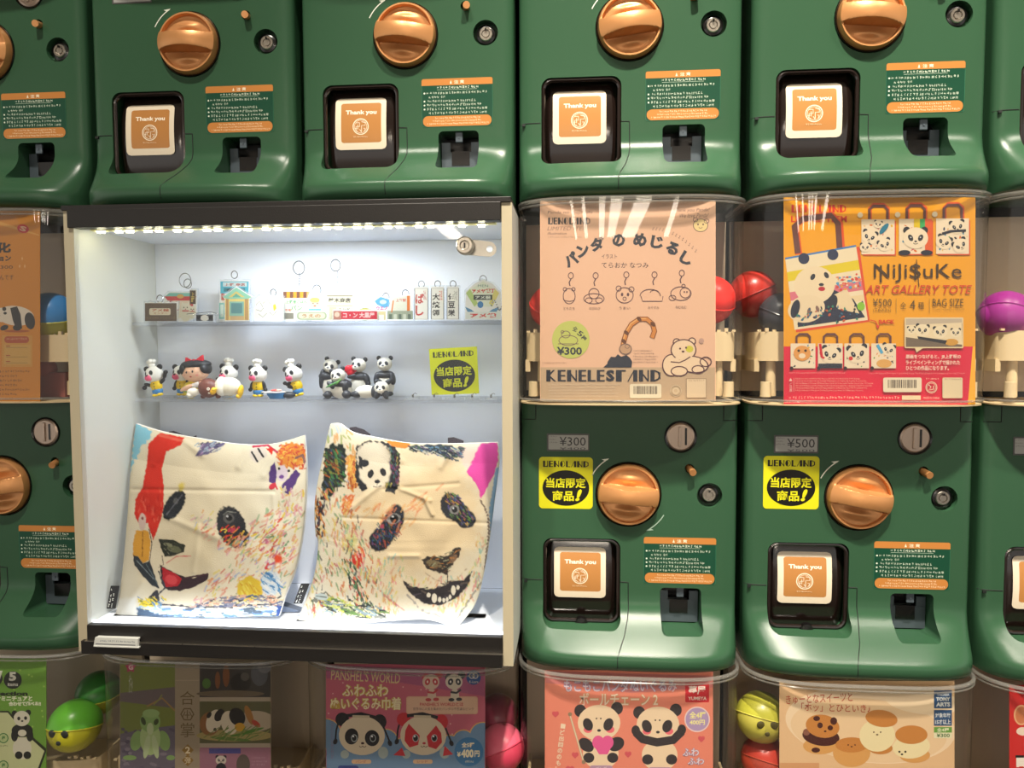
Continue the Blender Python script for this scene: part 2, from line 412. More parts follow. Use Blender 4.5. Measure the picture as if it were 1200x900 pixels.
def flap_pt(x, z):
    e = max(0, (abs(x+.0585)-.036)/.0125); return (x, flap_y(x, z)+.010*e*e, z)
P['prize_flap'] = grid(flap_pt, -.107, -.010, -.1665, -.058, 32, 24, 'flap', 'prize_flap')
def loop_rr(x0, z0, x1, z1, r, y):
    pts = []
    for cx, cz, a0 in ((x1-r, z0+r, -90), (x1-r, z1-r, 0), (x0+r, z1-r, 90), (x0+r, z0+r, 180)):
        for i in range(7): a = math.radians(a0+15*i); pts.append((cx+r*math.cos(a), y, cz+r*math.sin(a)))
    return pts
P['flap_frame'] = MB(OFF).tube(loop_rr(-.1052, -.1645, -.0118, -.060, .012, .0035), .0026, closed=True).mesh('flap_frame', 'flap')
P['finger_notch'] = MB(OFF).lathe([(0, .002), (.0075, .001), (.009, -.004)], mtx=T(-.0585, -.168), seg=24).mesh('finger_notch', 'black')
P['return_plate'] = MB(OFF).box(.0415, .018, -.1685, .0905, .021, -.140).box(.0415, .018, -.141, .0525, .021, -.128).box(.0795, .018, -.141, .0905, .021, -.128).box(.0535, .024, -.158, .0785, .03, -.141, c='000000').mesh('return_plate', 'greyplate', False)
P['return_hollow'] = MB(OFF).box(.041, .036, -.170, .091, .044, -.119).box(.0545, .0172, -.157, .0775, .0179, -.1395).mesh('return_hollow', 'black', False)
P['return_tab'] = MB(OFF).box(.0615, .004, -.1315, .0705, .007, -.119, b=.0008).box(.065, .003, -.1265, .067, .0045, -.1245).mesh('return_tab', 'greyplate', False)
def seam(pts, r=.00055):
    o = []
    for (a, b), (c, d) in zip(pts[:-1], pts[1:]):
        n = max(1, int(math.hypot(c-a, d-b)/.004))
        o += [(a+(c-a)*i/n, b+(d-b)*i/n) for i in range(n)]
    o.append(pts[-1]); return [(x, ys(x, z), z) for x, z in o]
for n_, pts_ in (('panel_seam', [(-.1345, -.112), (-.1085, -.112)]), ('door_seam', [(-.0095, -.1125), (.0005, -.1128), (.0008, -.146), (-.001, -.156), (-.006, -.171), (-.0125, -.183), (-.0155, -.19), (-.0155, -.2085)]),
                 ('hinge_seam', [(-.134, .094), (-.1165, .094), (-.1165, .115)]), ('hinge_seam_right', [(.134, .094), (.1165, .094), (.1165, .115)])):
    P[n_] = MB(OFF).tube(seam(pts_), .0006, seg=6).mesh(n_, 'seam')
P['seam_notch'] = MB(OFF).box(-.1315, -.0006, -.1155, -.1275, .002, -.1125).mesh('seam_notch', 'seam')
# prints in machine space: u = x, v = -z
def lmap(y): return lambda a, b, k: (a, y-.0003-k*LAY, -b+BZ)
q = Print()
cl = (.0198, .0540, .1092, .1130)
q.rect(cl[0], cl[1], cl[2], cl[3], '2f6a50', .003); q.rect(cl[0]+.0004, cl[1]+.0004, cl[2]-.0004, cl[3]-.0004, '124430', .003)
q.rect(cl[0], cl[1], cl[2], cl[1]+.0078, 'bd7c3c', .0025); q.rect(cl[0], cl[1]+.004, cl[2], cl[1]+.0082, 'bd7c3c')
q.poly([(.0555, .0605), (.0582, .0605), (.05685, .0562)], 'efe6cc'); q.text('注 意', .061, .0563, .0735, .0607, 'efe6cc', .02)
q.marks(.0395, .0635, .0895, .0668, 'dfe6d0', 1, .95, 3); q.rect(.0395, .0674, .0895, .0677, 'cfdac4')
for i, (a, b) in enumerate(((.024, .101), (.027, .048), (.024, .088), (.024, .093), (.024, .103), (.027, .100))):
    z = .0700+i*.0049
    if i not in (1, 5): q.ell(.0233, z+.0016, .0011, .0011, 'dfe6d0', 0, 8)
    q.marks(a+.002, z, b, z+.0033, 'cfdac4', 1, .95, 10+i)
q.rect(cl[0]+.0015, .0995, cl[2]-.0015, .1125, 'bd7c3c', .0062)
q.marks(.036, .1012, .094, .1036, 'efe0c0', 1, .95, 31); q.marks(.034, .1047, .095, .1071, 'efe0c0', 1, .95, 32); q.marks(.026, .1082, .103, .1106, 'efe0c0', 1, .95, 33)
P['caution_label'] = q.mesh('caution_label', lmap(0), 'gloss')
q = Print()
def arc_arrow(q, cx, cy, r, a0, a1, c):
    q.ring(cx, cy, r, r, .0013, c, a0, a1, 12)
    a = math.radians(a1); x, y = cx+r*math.cos(a), cy+r*math.sin(a)
    tx, ty = -math.sin(a), math.cos(a); q.poly([(x+tx*.002, y+ty*.002), (x-tx*.007-math.cos(a)*-.0036, y-ty*.007+math.sin(a)*.0036), (x-tx*.004-math.cos(a)*0.0006, y-ty*.004-math.sin(a)*.0006)], c)
arc_arrow(q, 0, 0, .0512, 207, 240, 'dfe3d4')
P['arrow_mark'] = q.mesh('arrow_mark', lmap(0), 'gloss')
q = Print(); arc_arrow(q, 0, 0, .0512, 30, 62, '9fb8a6'); P['arrow_mark_low'] = q.mesh('arrow_mark', lmap(0), 'gloss')
q = Print()
u0, v0, u1, v1 = -.0935, .0715, -.0275, .1365; uc = (u0+u1)/2
q.rect(u0, v0, u1, v1, 'efdfc2', .006)
THANKS = Print(); t = THANKS
t.rect(u0+.0075, v0+.0065, u1-.0065, v1-.0085, 'b87f45', .003); t.text('Thank you', uc-.0195, v0+.0155, uc+.0205, v0+.0225, 'fbf1dc', .03)
t.ring(uc, v0+.0365, .0098, .0098, .0012, 'f5e6cc'); t.ring(uc, v0+.0365, .0080, .0080, .0005, 'f5e6cc')
for pts in (((-5, -4), (-1, -4), (-1, 0), (-5, 0), (-5, 5), (-3, 5)), ((1, -5), (5, -4), (5, -1), (1, -1), (1, 5)), ((3, 2), (5, 2), (4, 5)), ((-3, -2), (-3, 3)), ((-1, 3), (1, 6)), ((-6, 2), (-4, 2))):
    t.line([(uc+a*.0012, v0+.0365+b*.0012) for a, b in pts], .0008, 'f5e6cc')
t.marks(uc-.0095, v0+.0485, uc+.0095, v0+.0505, 'f0dcb8', 1, .95, 7)
def fmap(a, b, k): return (a, flap_y(a, -b)-.0012-k*5e-5, -b+BZ)
def dense(x0, y0, x1, y1, r, c, n=60):
    """rounded sheet cut into strips so that it can bend"""
    qq = Print(); V = []; Fc = []
    for j in range(n+1):
        y = y0+(y1-y0)*j/n; d = min(y-y0, y1-y); ins = r-math.sqrt(max(0, r*r-(r-d)**2)) if d < r else 0
        V += [(x0+ins, y), (x1-ins, y)]
    return V, [(2*j, 2*j+1, 2*j+3, 2*j+2) for j in range(n)], c
q = Print(); q.raw(*dense(u0, v0, u1, v1, .006, 'e6d8bf')); q.raw(*dense(u0+.0075, v0+.0065, u1-.0065, v1-.0085, .003, 'b87f45'))
for sh in THANKS.p[1:]: q.p.append((sh[0], sh[1], sh[2], q.k)); q.k += 1
P['thanks_sticker'] = q.mesh('sticker', fmap, 'gloss')
P['globe_shell'] = None
def wall_loft(out, z0, z1, nz=1, name='globe_shell', m='shell'):
    vs = []; n = len(out)
    for j in range(nz+1): vs += [(x, y, z0+(z1-z0)*j/nz) for x, y in out]
    return MB(OFF).add(vs, [(j*n+i, j*n+i+1, (j+1)*n+i+1, (j+1)*n+i) for j in range(nz) for i in range(n-1)]).mesh(name, m)
GO = outline(.1365, .050)
P['globe_shell'] = wall_loft(GO, .121, .361)
P['globe_rim'] = MB(OFF).tube([(x, y, .3600) for x, y in GO], .0024, seg=8).mesh('globe_rim', 'rim')
P['rim_bead'] = MB(OFF).tube([(x*1.004, y*1.004, .3548) for x, y in GO], .0013, seg=6).mesh('rim_bead', 'rim')
P['lower_rim'] = MB(OFF).tube([(x, y, .1215) for x, y in GO], .0016, seg=6).mesh('lower_rim', 'rim')
def slab(hw, f, z0, z1, yb=.095):
    o = outline(hw, f, yb, 32); n = len(o)
    vs = [(x, y, z0) for x, y in o]+[(x, y, z1) for x, y in o]
    return vs, [tuple(range(n))[::-1], tuple(range(n, 2*n))]+[(i, (i+1) % n, (i+1) % n+n, i+n) for i in range(n)]
P['globe_base'] = MB(OFF).add(*slab(.1355, .0485, .1160, .1175)).mesh('globe_base', 'cream', sharp=30)
tr = MB(OFF).add(*slab(.128, .020, .1680, .1740)); HO = [p for p in outline(.128, .020, .05, 40)]
tr.add([(x, y, z) for z in (.174, .2035) for x, y in HO]+[(x*.975, y*.975+.001, z) for z in (.174, .2035) for x, y in HO],
       [(i+a, i+1+a, i+1+b, i+b) for i in range(len(HO)-1) for a, b in ((0, len(HO)), (2*len(HO), 3*len(HO)), (len(HO), 3*len(HO)))])
for sx in (-1, 1):
    for x, r_ in ((.108, .0065),): tr.lathe([(r_, 0), (r_*.85, .045)], mtx=Matrix.Translation((sx*x, -.002+.03*(r_ > 1), .125)))
    tr.lathe([(.0065, 0), (.0062, .018), (0, .018)], mtx=Matrix.Translation((sx*.118, -.018, .125)))
    for k in range(5): tr.box(sx*(.125-k*.009)-.0022, -.012-.0*k, .2035, sx*(.125-k*.009)+.0022, -.009, .2060+.002*(k % 2))
    tr.box(sx*.126-.003, -.006, .155, sx*.126+.003, .06, .170)
P['capsule_hopper'] = tr.mesh('capsule_hopper', 'cream', sharp=30)
P['back_panel'] = MB(OFF).box(-.134, .088, .1255, .134, .094, .352).mesh('back_panel', 'backgrey', False)

def price_part(txt, root, half=True):
    q = Print(); q.rect(-.1025, -.0765, -.0490, -.0540, '4c4c4a', .001); q.rect(-.1005, -.0745, -.0505, -.0560, 'a9aaa6', .001)
    q.marks(-.0995, -.0735, -.0885, -.0620, '5c5c5a', 3, .5, 5)
    q.text(txt, -.0865, -.0722, -.0535, -.0610, '2e2e30', .0)
    if half: q.text(txt.replace('3', '4'), -.0865, -.0590, -.0535, -.0560, '55555a', .0)
    link('price_window', q.mesh('price_window', lmap(0), 'gloss'), root)['label'] = 'small grey price window reading '+txt
def deco(q, word, x0, y0, x1, y1, c):
    """fat and thin art deco capitals, one by one"""
    wd = {'L': .8, 'E': .8, 'U': .95, 'S': .85}; tot = sum(wd.get(ch, 1) for ch in word); x = x0; h = y1-y0
    for i, ch in enumerate(word):
        w = (x1-x0)*wd.get(ch, 1)/tot; a, b = x+w*.05, x+w*.92; t = (b-a)
        if ch == 'A':
            q.line([(a+t*.05, y1), (b-t*.30, y0)], t*.10, c); q.poly([(b-t*.42, y0), (b, y0), (b, y1), (b-t*.42, y1)], c)
        elif ch == 'O':
            q.ring((a+b)/2, (y0+y1)/2, t*.44, h*.46, t*.10, c); q.ell(a+t*.30, (y0+y1)/2, t*.24, h*.47, c)
        elif ch == 'S':
            q.text('S', a, y0, b, y1, c, .05)
        else:
            q.text(ch, a, y0, b, y1, c, .0); q.rect(a, y0, a+t*.42, y1, c)
            if ch == 'U': q.rect(a, y1-h*.15, b, y1, c)
            if ch in 'UND': q.rect(b-t*.10, y0+(h*.2 if ch == 'D' else 0), b, y1-(h*.2 if ch in 'DU' else 0), c)
        x += w
def logo(q, x0, y0, x1, y1, c): deco(q, 'UENOLAND', x0, y0, x1, y1, c)
def shop_sticker(q, x0, y0, x1, y1, yel='d6d21c', blk='15130e'):
    w, h = x1-x0, y1-y0; f = lambda a, b: (x0+w*a, y0+h*b)
    q.rect(x0, y0, x1, y1, yel, w*.07)
    a = f(.07, .075); b = f(.93, .195); logo(q, a[0], a[1], b[0], b[1], blk)
    c = f(.5, .60); q.ell(c[0], c[1], w*.435, h*.345, blk, 0, 40)
    a = f(.13, .40); b = f(.87, .60); q.text('当店限定', a[0], a[1], b[0], b[1], yel, .03)
    a = f(.25, .65); b = f(.65, .85); q.text('商品', a[0], a[1], b[0], b[1], yel, .03)
    a = f(.70, .62); b = f(.78, .85); q.text('!', a[0], a[1], b[0], b[1], yel, .05, 0, .3)

BASE = ['body', 'knob_gasket', 'coin_slot', 'return_button', 'key_lock', 'caution_label', 'arrow_mark', 'prize_flap', 'flap_frame', 'return_plate',
        'return_hollow', 'return_tab', 'panel_seam', 'door_seam', 'hinge_seam', 'hinge_seam_right', 'seam_notch', 'globe_shell', 'globe_rim', 'rim_bead', 'lower_rim', 'globe_base', 'capsule_hopper', 'back_panel']
SUB = {'coin_slot': ['slot_ring', 'coin_opening', 'coin_guide'], 'key_lock': ['lock_collar', 'keyhole'], 'prize_flap': ['thanks_sticker', 'finger_notch']}
NM = {'hinge_seam_right': 'hinge_seam', 'arrow_mark_low': 'arrow_mark', 'thanks_sticker': 'sticker'}
def machine(row, col, rot, label, low=False, dx=0, dz=0):
    r = empty('capsule_machine', (col*PITCH+dx, 0, ZO-row*ROWH-BZ+dz), label, 'capsule machine', 'green capsule machines in the wall')
    for n in BASE+(['arrow_mark_low'] if low else []):
        o = link(NM.get(n, n), P[n], r)
        for s_ in SUB.get(n, []): link(NM.get(s_, s_), P[s_], o)
    k = link('knob', P['knob'], r, (0, 0, BZ)); k.rotation_euler = (0, math.radians(rot), 0)
    return r
TOP = [(0, 6, 'green capsule machine cut off at the top left corner of the photo'), (1, 2, 'green machine above the left part of the lit display case, second from left on top'),
       (2, 7, 'green machine above the right part of the lit display case'), (3, -7, 'green machine above the pale pink umbrella-charm poster'),
       (4, 6, 'green machine above the orange and red tote bag poster'), (5, 0, 'green machine at the top right corner, mostly out of frame')]
MID = [(0, -8, 'green machine left of the lit display case with orange panda poster in its globe'), (3, 5, 'green machine marked ¥300 below the pale pink poster, beside the display case'),
       (4, 11, 'green machine marked ¥500 below the orange and red tote poster'), (5, 0, 'green machine at the right edge of the photo in the middle row')]
LOW = [(0, 0, 'bottom row machine at left holding the bright green poster'), (1, 0, 'bottom row machine holding the frog poster, under the display case'),
       (2, 0, 'bottom row machine holding the pink and blue pouch poster, under the display case'), (3, 0, 'bottom row machine holding the salmon pink plush panda poster'),
       (4, 0, 'bottom row machine holding the cream puff poster'), (5, 0, 'bottom row machine at the right edge holding the red poster')]
MR = {}
for c, a, l in TOP: MR[0, c] = machine(0, c, a, l, False, (0, 0, .0012, -.0016, .0006, 0)[c], 0)
for c, a, l in MID: MR[1, c] = machine(1, c, a, l, c == 3)
for c, a, l in LOW: MR[2, c] = machine(2, c, a, l)
price_part('¥300', MR[1, 3]); price_part('¥500', MR[1, 4]); price_part('¥300', MR[1, 5]); price_part('¥300', MR[0, 1], False)
price_part('¥300', MR[0, 2], False)
for key, box in (((1, 3), (-.1125, -.0465, -.0445, .0195)), ((1, 4), (-.1145, -.0505, -.0475, .0155))):
    q = Print(); shop_sticker(q, *box); link('shop_sticker', q.mesh('shop_sticker', lmap(.0), 'gloss'), MR[key])['label'] = 'yellow square sticker with black oval'

# ---------------------------------------------------------------- the lit display case
CX0, CX1, CYF, CYB = .1740, .7025, -.100, .075
case = empty('display_case', (.441, 0, ZO-.765), 'white sided display case with black top and bottom rails, lit inside', 'display case')
co = (-.441, 0, .765)
def cb(name, m, *b, bev=.0006, parent=None, lab=None):
    o = MB(co).box(*b, b=bev).build(name, m, parent or case, False)
    if lab: o['label'] = lab
    return o
cb('side_panel', 'white', CX0, CYF, -.7555, CX0+.0118, CYB, -.2275)
cb('side_panel', 'white', CX1-.0118, CYF, -.7555, CX1, CYB, -.2275)
for x0_, x1_ in ((CX0, CX0+.0118), (CX1-.0118, CX1)): cb('edge_banding', 'edging', x0_, CYF-.0008, -.7555, x1_, CYF, -.2275, bev=0)
cb('top_board', 'board', CX0-.001, CYF-.003, -.2275, CX1-.001, CYB, -.2215, lab='thin black top board')
cb('top_rail', 'board', CX0+.0065, CYF-.004, -.2475, CX1-.0125, CYF+.012, -.2270)
cb('inner_roof', 'casewhite', CX0+.0118, CYF+.012, -.2440, CX1-.0118, CYB, -.2275)
cb('back_panel', 'casewhite', CX0+.0118, .0655, -.722, CX1-.0118, CYB, -.2440)
cb('floor_panel', 'casewhite', CX0+.0118, CYF+.006, -.730, CX1-.0118, .0655, -.722)
cb('bottom_rail', 'board', CX0+.0125, CYF-.003, -.7400, CX1-.0125, CYF+.006, -.7215)
cb('plinth', 'board', CX0+.0065, CYF-.006, -.7560, CX1-.0125, CYB, -.7400)
cb('edge_strip', 'steel', CX0+.0118, CYF-.0065, -.7405, CX1-.0118, CYF-.003, -.7395, bev=0)
st = cb('led_tape', 'strip', CX0+.02, -.082, -.2480, CX1-.02, -.074, -.2440, bev=0)
for k in range(26):
    x = .207+k*.01825+(.0022 if k % 2 else -.0022)
    cb('led', 'led', x-.0036, -.0805, -.2500, x+.0036, -.0755, -.2480, bev=0, parent=st)
cb('shelf', 'shelf', CX0+.0180, -.002, -.3590, CX1-.0118, .0655, -.3550, bev=.0004)
cb('shelf', 'shelf', CX0+.0180, -.002, -.4595, CX1-.0118, .0655, -.4555, bev=.0004)
cb('foot_tape', 'foot', CX0+.0125, -.0910, -.7218, CX1-.0125, -.0895, -.7200, bev=0)
cb('glass_door', 'glass', CX0+.013, -.0950, -.7205, CX1-.013, -.0925, -.2475, bev=0)
lk = MB(co); c0 = at(545, 288, -.097); lp = Vector((c0[0], 0, c0[2]-ZO))
lk.lathe([(0, .006), (.0045, .006), (.0055, .0075), (.0085, .0075), (.0102, .0055), (.0104, -.001)], mtx=Matrix.Translation((lp.x, -.0945, lp.z)) @ RX, seg=36)
lock = lk.build('door_lock', 'steel', case, sharp=25)
MB(co).box(lp.x-.0009, -.1012, lp.z-.003, lp.x+.0009, -.100, lp.z+.003).build('keyhole', 'black', lock, False)
tg = MB(co); pts = []
for a in range(-90, 91, 20): pts.append((lp.x+.026+.0085*math.cos(math.radians(a)), lp.z-.003+.0085*math.sin(math.radians(a))))
for a in range(90, 271, 20): pts.append((lp.x+.009*math.cos(math.radians(a)), lp.z+.009*math.sin(math.radians(a))))
tg.prism(pts, -.0885, -.0865); tg.build('lock_tongue', 'steel', lock, False)
MB(co).lathe([(0, .0012), (.0036, .0012), (.004, 0)], mtx=Matrix.Translation((lp.x+.027, -.0885, lp.z-.003)) @ RX).build('tongue_hole', 'casewhite', lock, False)

# ---------------------------------------------------------------- posters (drawn in photo pixels on the plane where each card stands)
YP = -.036
def poster(x0, y0, x1, y1, base, label, draw, Y=YP, cat='poster', name='poster'):
    a = at(x0, y0, Y); b = at(x1, y1, Y); c = at(x0, y1, Y); d = at(x1, y0, Y)
    o = Vector(((c[0]+b[0])/2, Y, min(c[2], b[2])))
    mb = MB((-o.x, -o.y, -o.z)); mb.prism([(c[0], c[2]), (b[0], b[2]), (d[0], d[2]), (a[0], a[2])], Y, Y+.0009, base)
    r = mb.build(name, 'gloss', None, False); r.location = o; props(r, label, cat)
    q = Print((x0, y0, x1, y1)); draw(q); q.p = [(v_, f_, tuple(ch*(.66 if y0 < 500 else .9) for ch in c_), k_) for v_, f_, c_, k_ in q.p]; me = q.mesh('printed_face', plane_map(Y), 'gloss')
    f = link('printed_face', me, r); f.location = -o
    return r
def key_charm(p, x, y, kind):
    k = '6a4a50'
    p.ring(x+2, y-24, 3, 3.5, .9, k); p.line([(x+2, y-20), (x, y-16), (x+1, y-12)], 1.3, k)
    if kind == 0: p.ring(x, y, 7, 9, .9, k); p.ring(x-5, y-8, 2, 2, .9, k); p.ring(x+5, y-8, 2, 2, .9, k); p.ring(x, y+3, 7, 3, .8, k, 0, 180, 10)
    elif kind == 1: p.ring(x, y-3, 6, 6, .9, k); p.ring(x, y+3, 12, 6, .9, k); p.ring(x-6, y+5, 4, 3, .8, k); p.ring(x+6, y+5, 4, 3, .8, k)
    elif kind == 2: p.ring(x, y, 10, 9, .9, k); p.ring(x-7, y-8, 3, 3, .8, k); p.ring(x+8, y-7, 3, 3, .8, k); p.ell(x-3, y-1, 1.5, 2, k); p.ell(x+4, y-1, 1.5, 2, k); p.ring(x, y+4, 2, 2, .7, k)
    elif kind == 3: p.ring(x-3, y+1, 12, 8, .9, k, 180, 360, 14); p.line([(x-14, y+1), (x-12, y+7), (x+11, y+7), (x+12, y+1)], .9, k); p.ring(x+2, y-3, 5, 3, .8, k, 180, 360, 8)
    else: p.ring(x+1, y, 12, 8, .9, k); p.ring(x+6, y-1, 6, 6, .8, k); p.ring(x-9, y+5, 4, 3, .8, k); p.ring(x+4, y-9, 2, 2, .8, k); p.ell(x+5, y-2, .9, .9, k); p.ell(x+8, y-2, .9, .9, k)
def draw_pale(p):
    D = '2f3440'; S = '7a6058'
    p.rect(633.5, 236, 838, 471, 'f2c3a2')
    p.rect(633.5, 430.5, 838, 471, 'cdb08e')
    for (t, a, b, c, d) in (('Panda no mejirushi', 642, 247, 694, 251.5),): p.text(t, a, b, c, d, S, 0, 0, .2)
    logo(p, 642, 255, 692, 263, D); p.text('LIMITED ITEM', 642, 265.5, 688, 270, 'a08070', 0, 0, .3)
    p.text('illustration', 642, 272, 664, 275, S, 0, 0, .2); p.marks(642, 277, 680, 280, 'a58672', 1, .7, 2)
    p.text('Thank you Panda!', 789, 244, 831, 249, S, 0, -1, .3); p.text('We love Panda!', 796, 250, 830, 255, S, 0, -1, .3)
    p.ell(821, 264, 8.5, 7.5, 'f6dc9c'); p.ring(821, 264, 8.5, 7.5, .8, S); p.ring(815, 257.5, 2.6, 2.4, .8, S); p.ring(828, 259, 2.8, 2.5, .8, S); p.ell(818, 263, 1, 1.2, S); p.ell(824, 263, 1, 1.2, S); p.ring(821, 266, 2, 1.5, .6, S, 0, 180, 6)
    for ch, x, y, sz, rt in (('パ', 669, 304, 16, -28), ('ン', 683, 294, 15, -14), ('ダ', 700, 286, 17, -8), ('の', 725, 281.5, 15, 0), ('め', 750, 281, 16, 4), ('じ', 770, 284, 15, 10), ('る', 788, 291, 15, 22), ('し', 804.5, 303, 15, 30)):
        p.text(ch, x-sz/2, y-sz/2, x+sz/2, y+sz/2, D, .055, rt)
    p.text('イラスト', 705, 298, 723, 303, '4a4048', .0, 0); p.text('てらおか なつみ', 705, 307.5, 760, 314, '4a4048', .0)
    for i in range(14):
        t = i/13; x = 765+t*50; y = 269+t*t*26; p.ell(x, y, .9, .6, S, 20+30*t, 6); p.ell(x+1, y-2, .5, 1, S, 20, 6)
    for i, (x, y) in enumerate(((667, 347), (696, 347), (732, 346), (765, 346), (797, 344))): key_charm(p, x, y, i)
    for t, x, y in (('ともだち', 667, 361.5), ('のびのび', 697, 361.5), ('うまい', 732, 361), ('おやすみ', 766, 360.5), ('ねむねむ', 798, 360)): p.text(t, x-6.5, y-1.7, x+6.5, y+1.7, S)
    p.ell(669, 398, 22, 22, 'c9d06a', 0, 40); p.ring(666, 399, 11, 6, .9, S); p.ring(663, 392, 5, 4, .9, S); p.ring(659, 389, 1.6, 1.6, .8, S); p.line([(654, 403), (678, 403)], .9, S)
    for ch, x, y, r in (('全', 674, 385.5, 20), ('5', 680, 391, 35), ('種', 684, 396.5, 50)): p.text(ch, x-3, y-3, x+3, y+3, D, .02, r)
    p.text('¥300', 652.5, 406.5, 682, 416, D, .03)
    deco(p, 'KENELESTAND', 639.5, 433.5, 775, 447, '1f2434')
    bam = [(729, 412), (731, 400), (734, 390), (740, 380), (749, 374), (758, 374), (765, 380), (767, 388), (764, 396)]
    p.line(bam, 6.2, '8c4f1f'); p.line(bam, 4.2, 'd98a3c'); p.line([(x-.8, y-.6) for x, y in bam[:6]], 1.2, 'f0b36a')
    for x, y in ((734, 390), (749, 374), (765, 380), (731, 400)): p.ell(x, y, 3.6, 2.2, '6a3a18', 45, 10)
    p.ell(733, 409, 7, 6, 'c9a07c'); p.ring(733, 409, 7, 6, 1, S); p.ring(735, 406, 2.5, 2.2, .7, S)
    p.poly([(711, 430.5), (712, 424), (716, 418), (721, 418.5), (724, 415), (728, 418), (734, 416), (738, 419), (741, 424), (740, 430.5)], '262c3c'); p.poly([(707, 430.5), (712, 426), (740, 430.5)], '262c3c')
    p.marks(742, 410, 771, 427, S, 5, .55, 9)
    K = '5a3038'; w = 1.35; fc = 'f6d8b4'
    for e in ((793, 401, 4, 4), (811, 400, 4, 4)): p.ell(*e, fc); p.ring(*e, w, K)
    p.ell(787, 428, 10.5, 12.5, fc); p.ring(787, 428, 10.5, 12.5, w, K, 60, 290); p.ell(812, 427, 17, 9, fc, 8); p.ring(812, 427, 18, 9.5, w, K, -100, 150, 20, 8)
    p.ell(801, 410, 14, 11.5, fc, -8); p.ring(801, 410, 14.5, 12, w, K, 130, 395, 22); p.ell(796, 435, 9.5, 5.5, fc); p.ring(796, 435, 9.5, 5.5, w, K); p.ring(818, 433, 7, 4.5, w, K); p.ring(827, 424, 6.5, 5.5, w, K)
    p.line([(786, 424), (796, 425), (803, 422), (809, 418)], w, K); p.ell(808, 409, 4.5, 4, 'd8cf40'); p.ell(797, 408.5, 1.2, 1.2, K); p.ell(804, 407.5, 1.2, 1.2, K); p.ell(800.5, 412, 1.8, 1.2, K)
    p.ell(822, 399.5, 3, 3.2, 'c7a090')
    p.marks(643, 450, 730, 467, 'e8d6bc', 5, .5, 4); p.barcode(738, 450, 775, 466.5); p.ring(792, 458, 6.3, 6.3, .9, 'e0c8a4'); p.ell(792, 458, 5, 5, 'd8bd98')
    p.ring(792, 458, 3, 3, .7, 'ead8b8'); p.rect(804, 443.5, 828, 466.5, '9a7f62'); p.rect(804.7, 444.2, 827.3, 465.8, 'ecd2ae'); p.marks(807, 445, 825, 447.6, '9a7f62', 1, .8, 3)
    p.marks(636, 424, 664, 427, 'b08a70', 1, .6, 6)
poster(633, 235.5, 838.5, 469.8, 'f2c3a2', 'pale peach poster of umbrella charms with a bamboo handle in a clear globe', draw_pale)

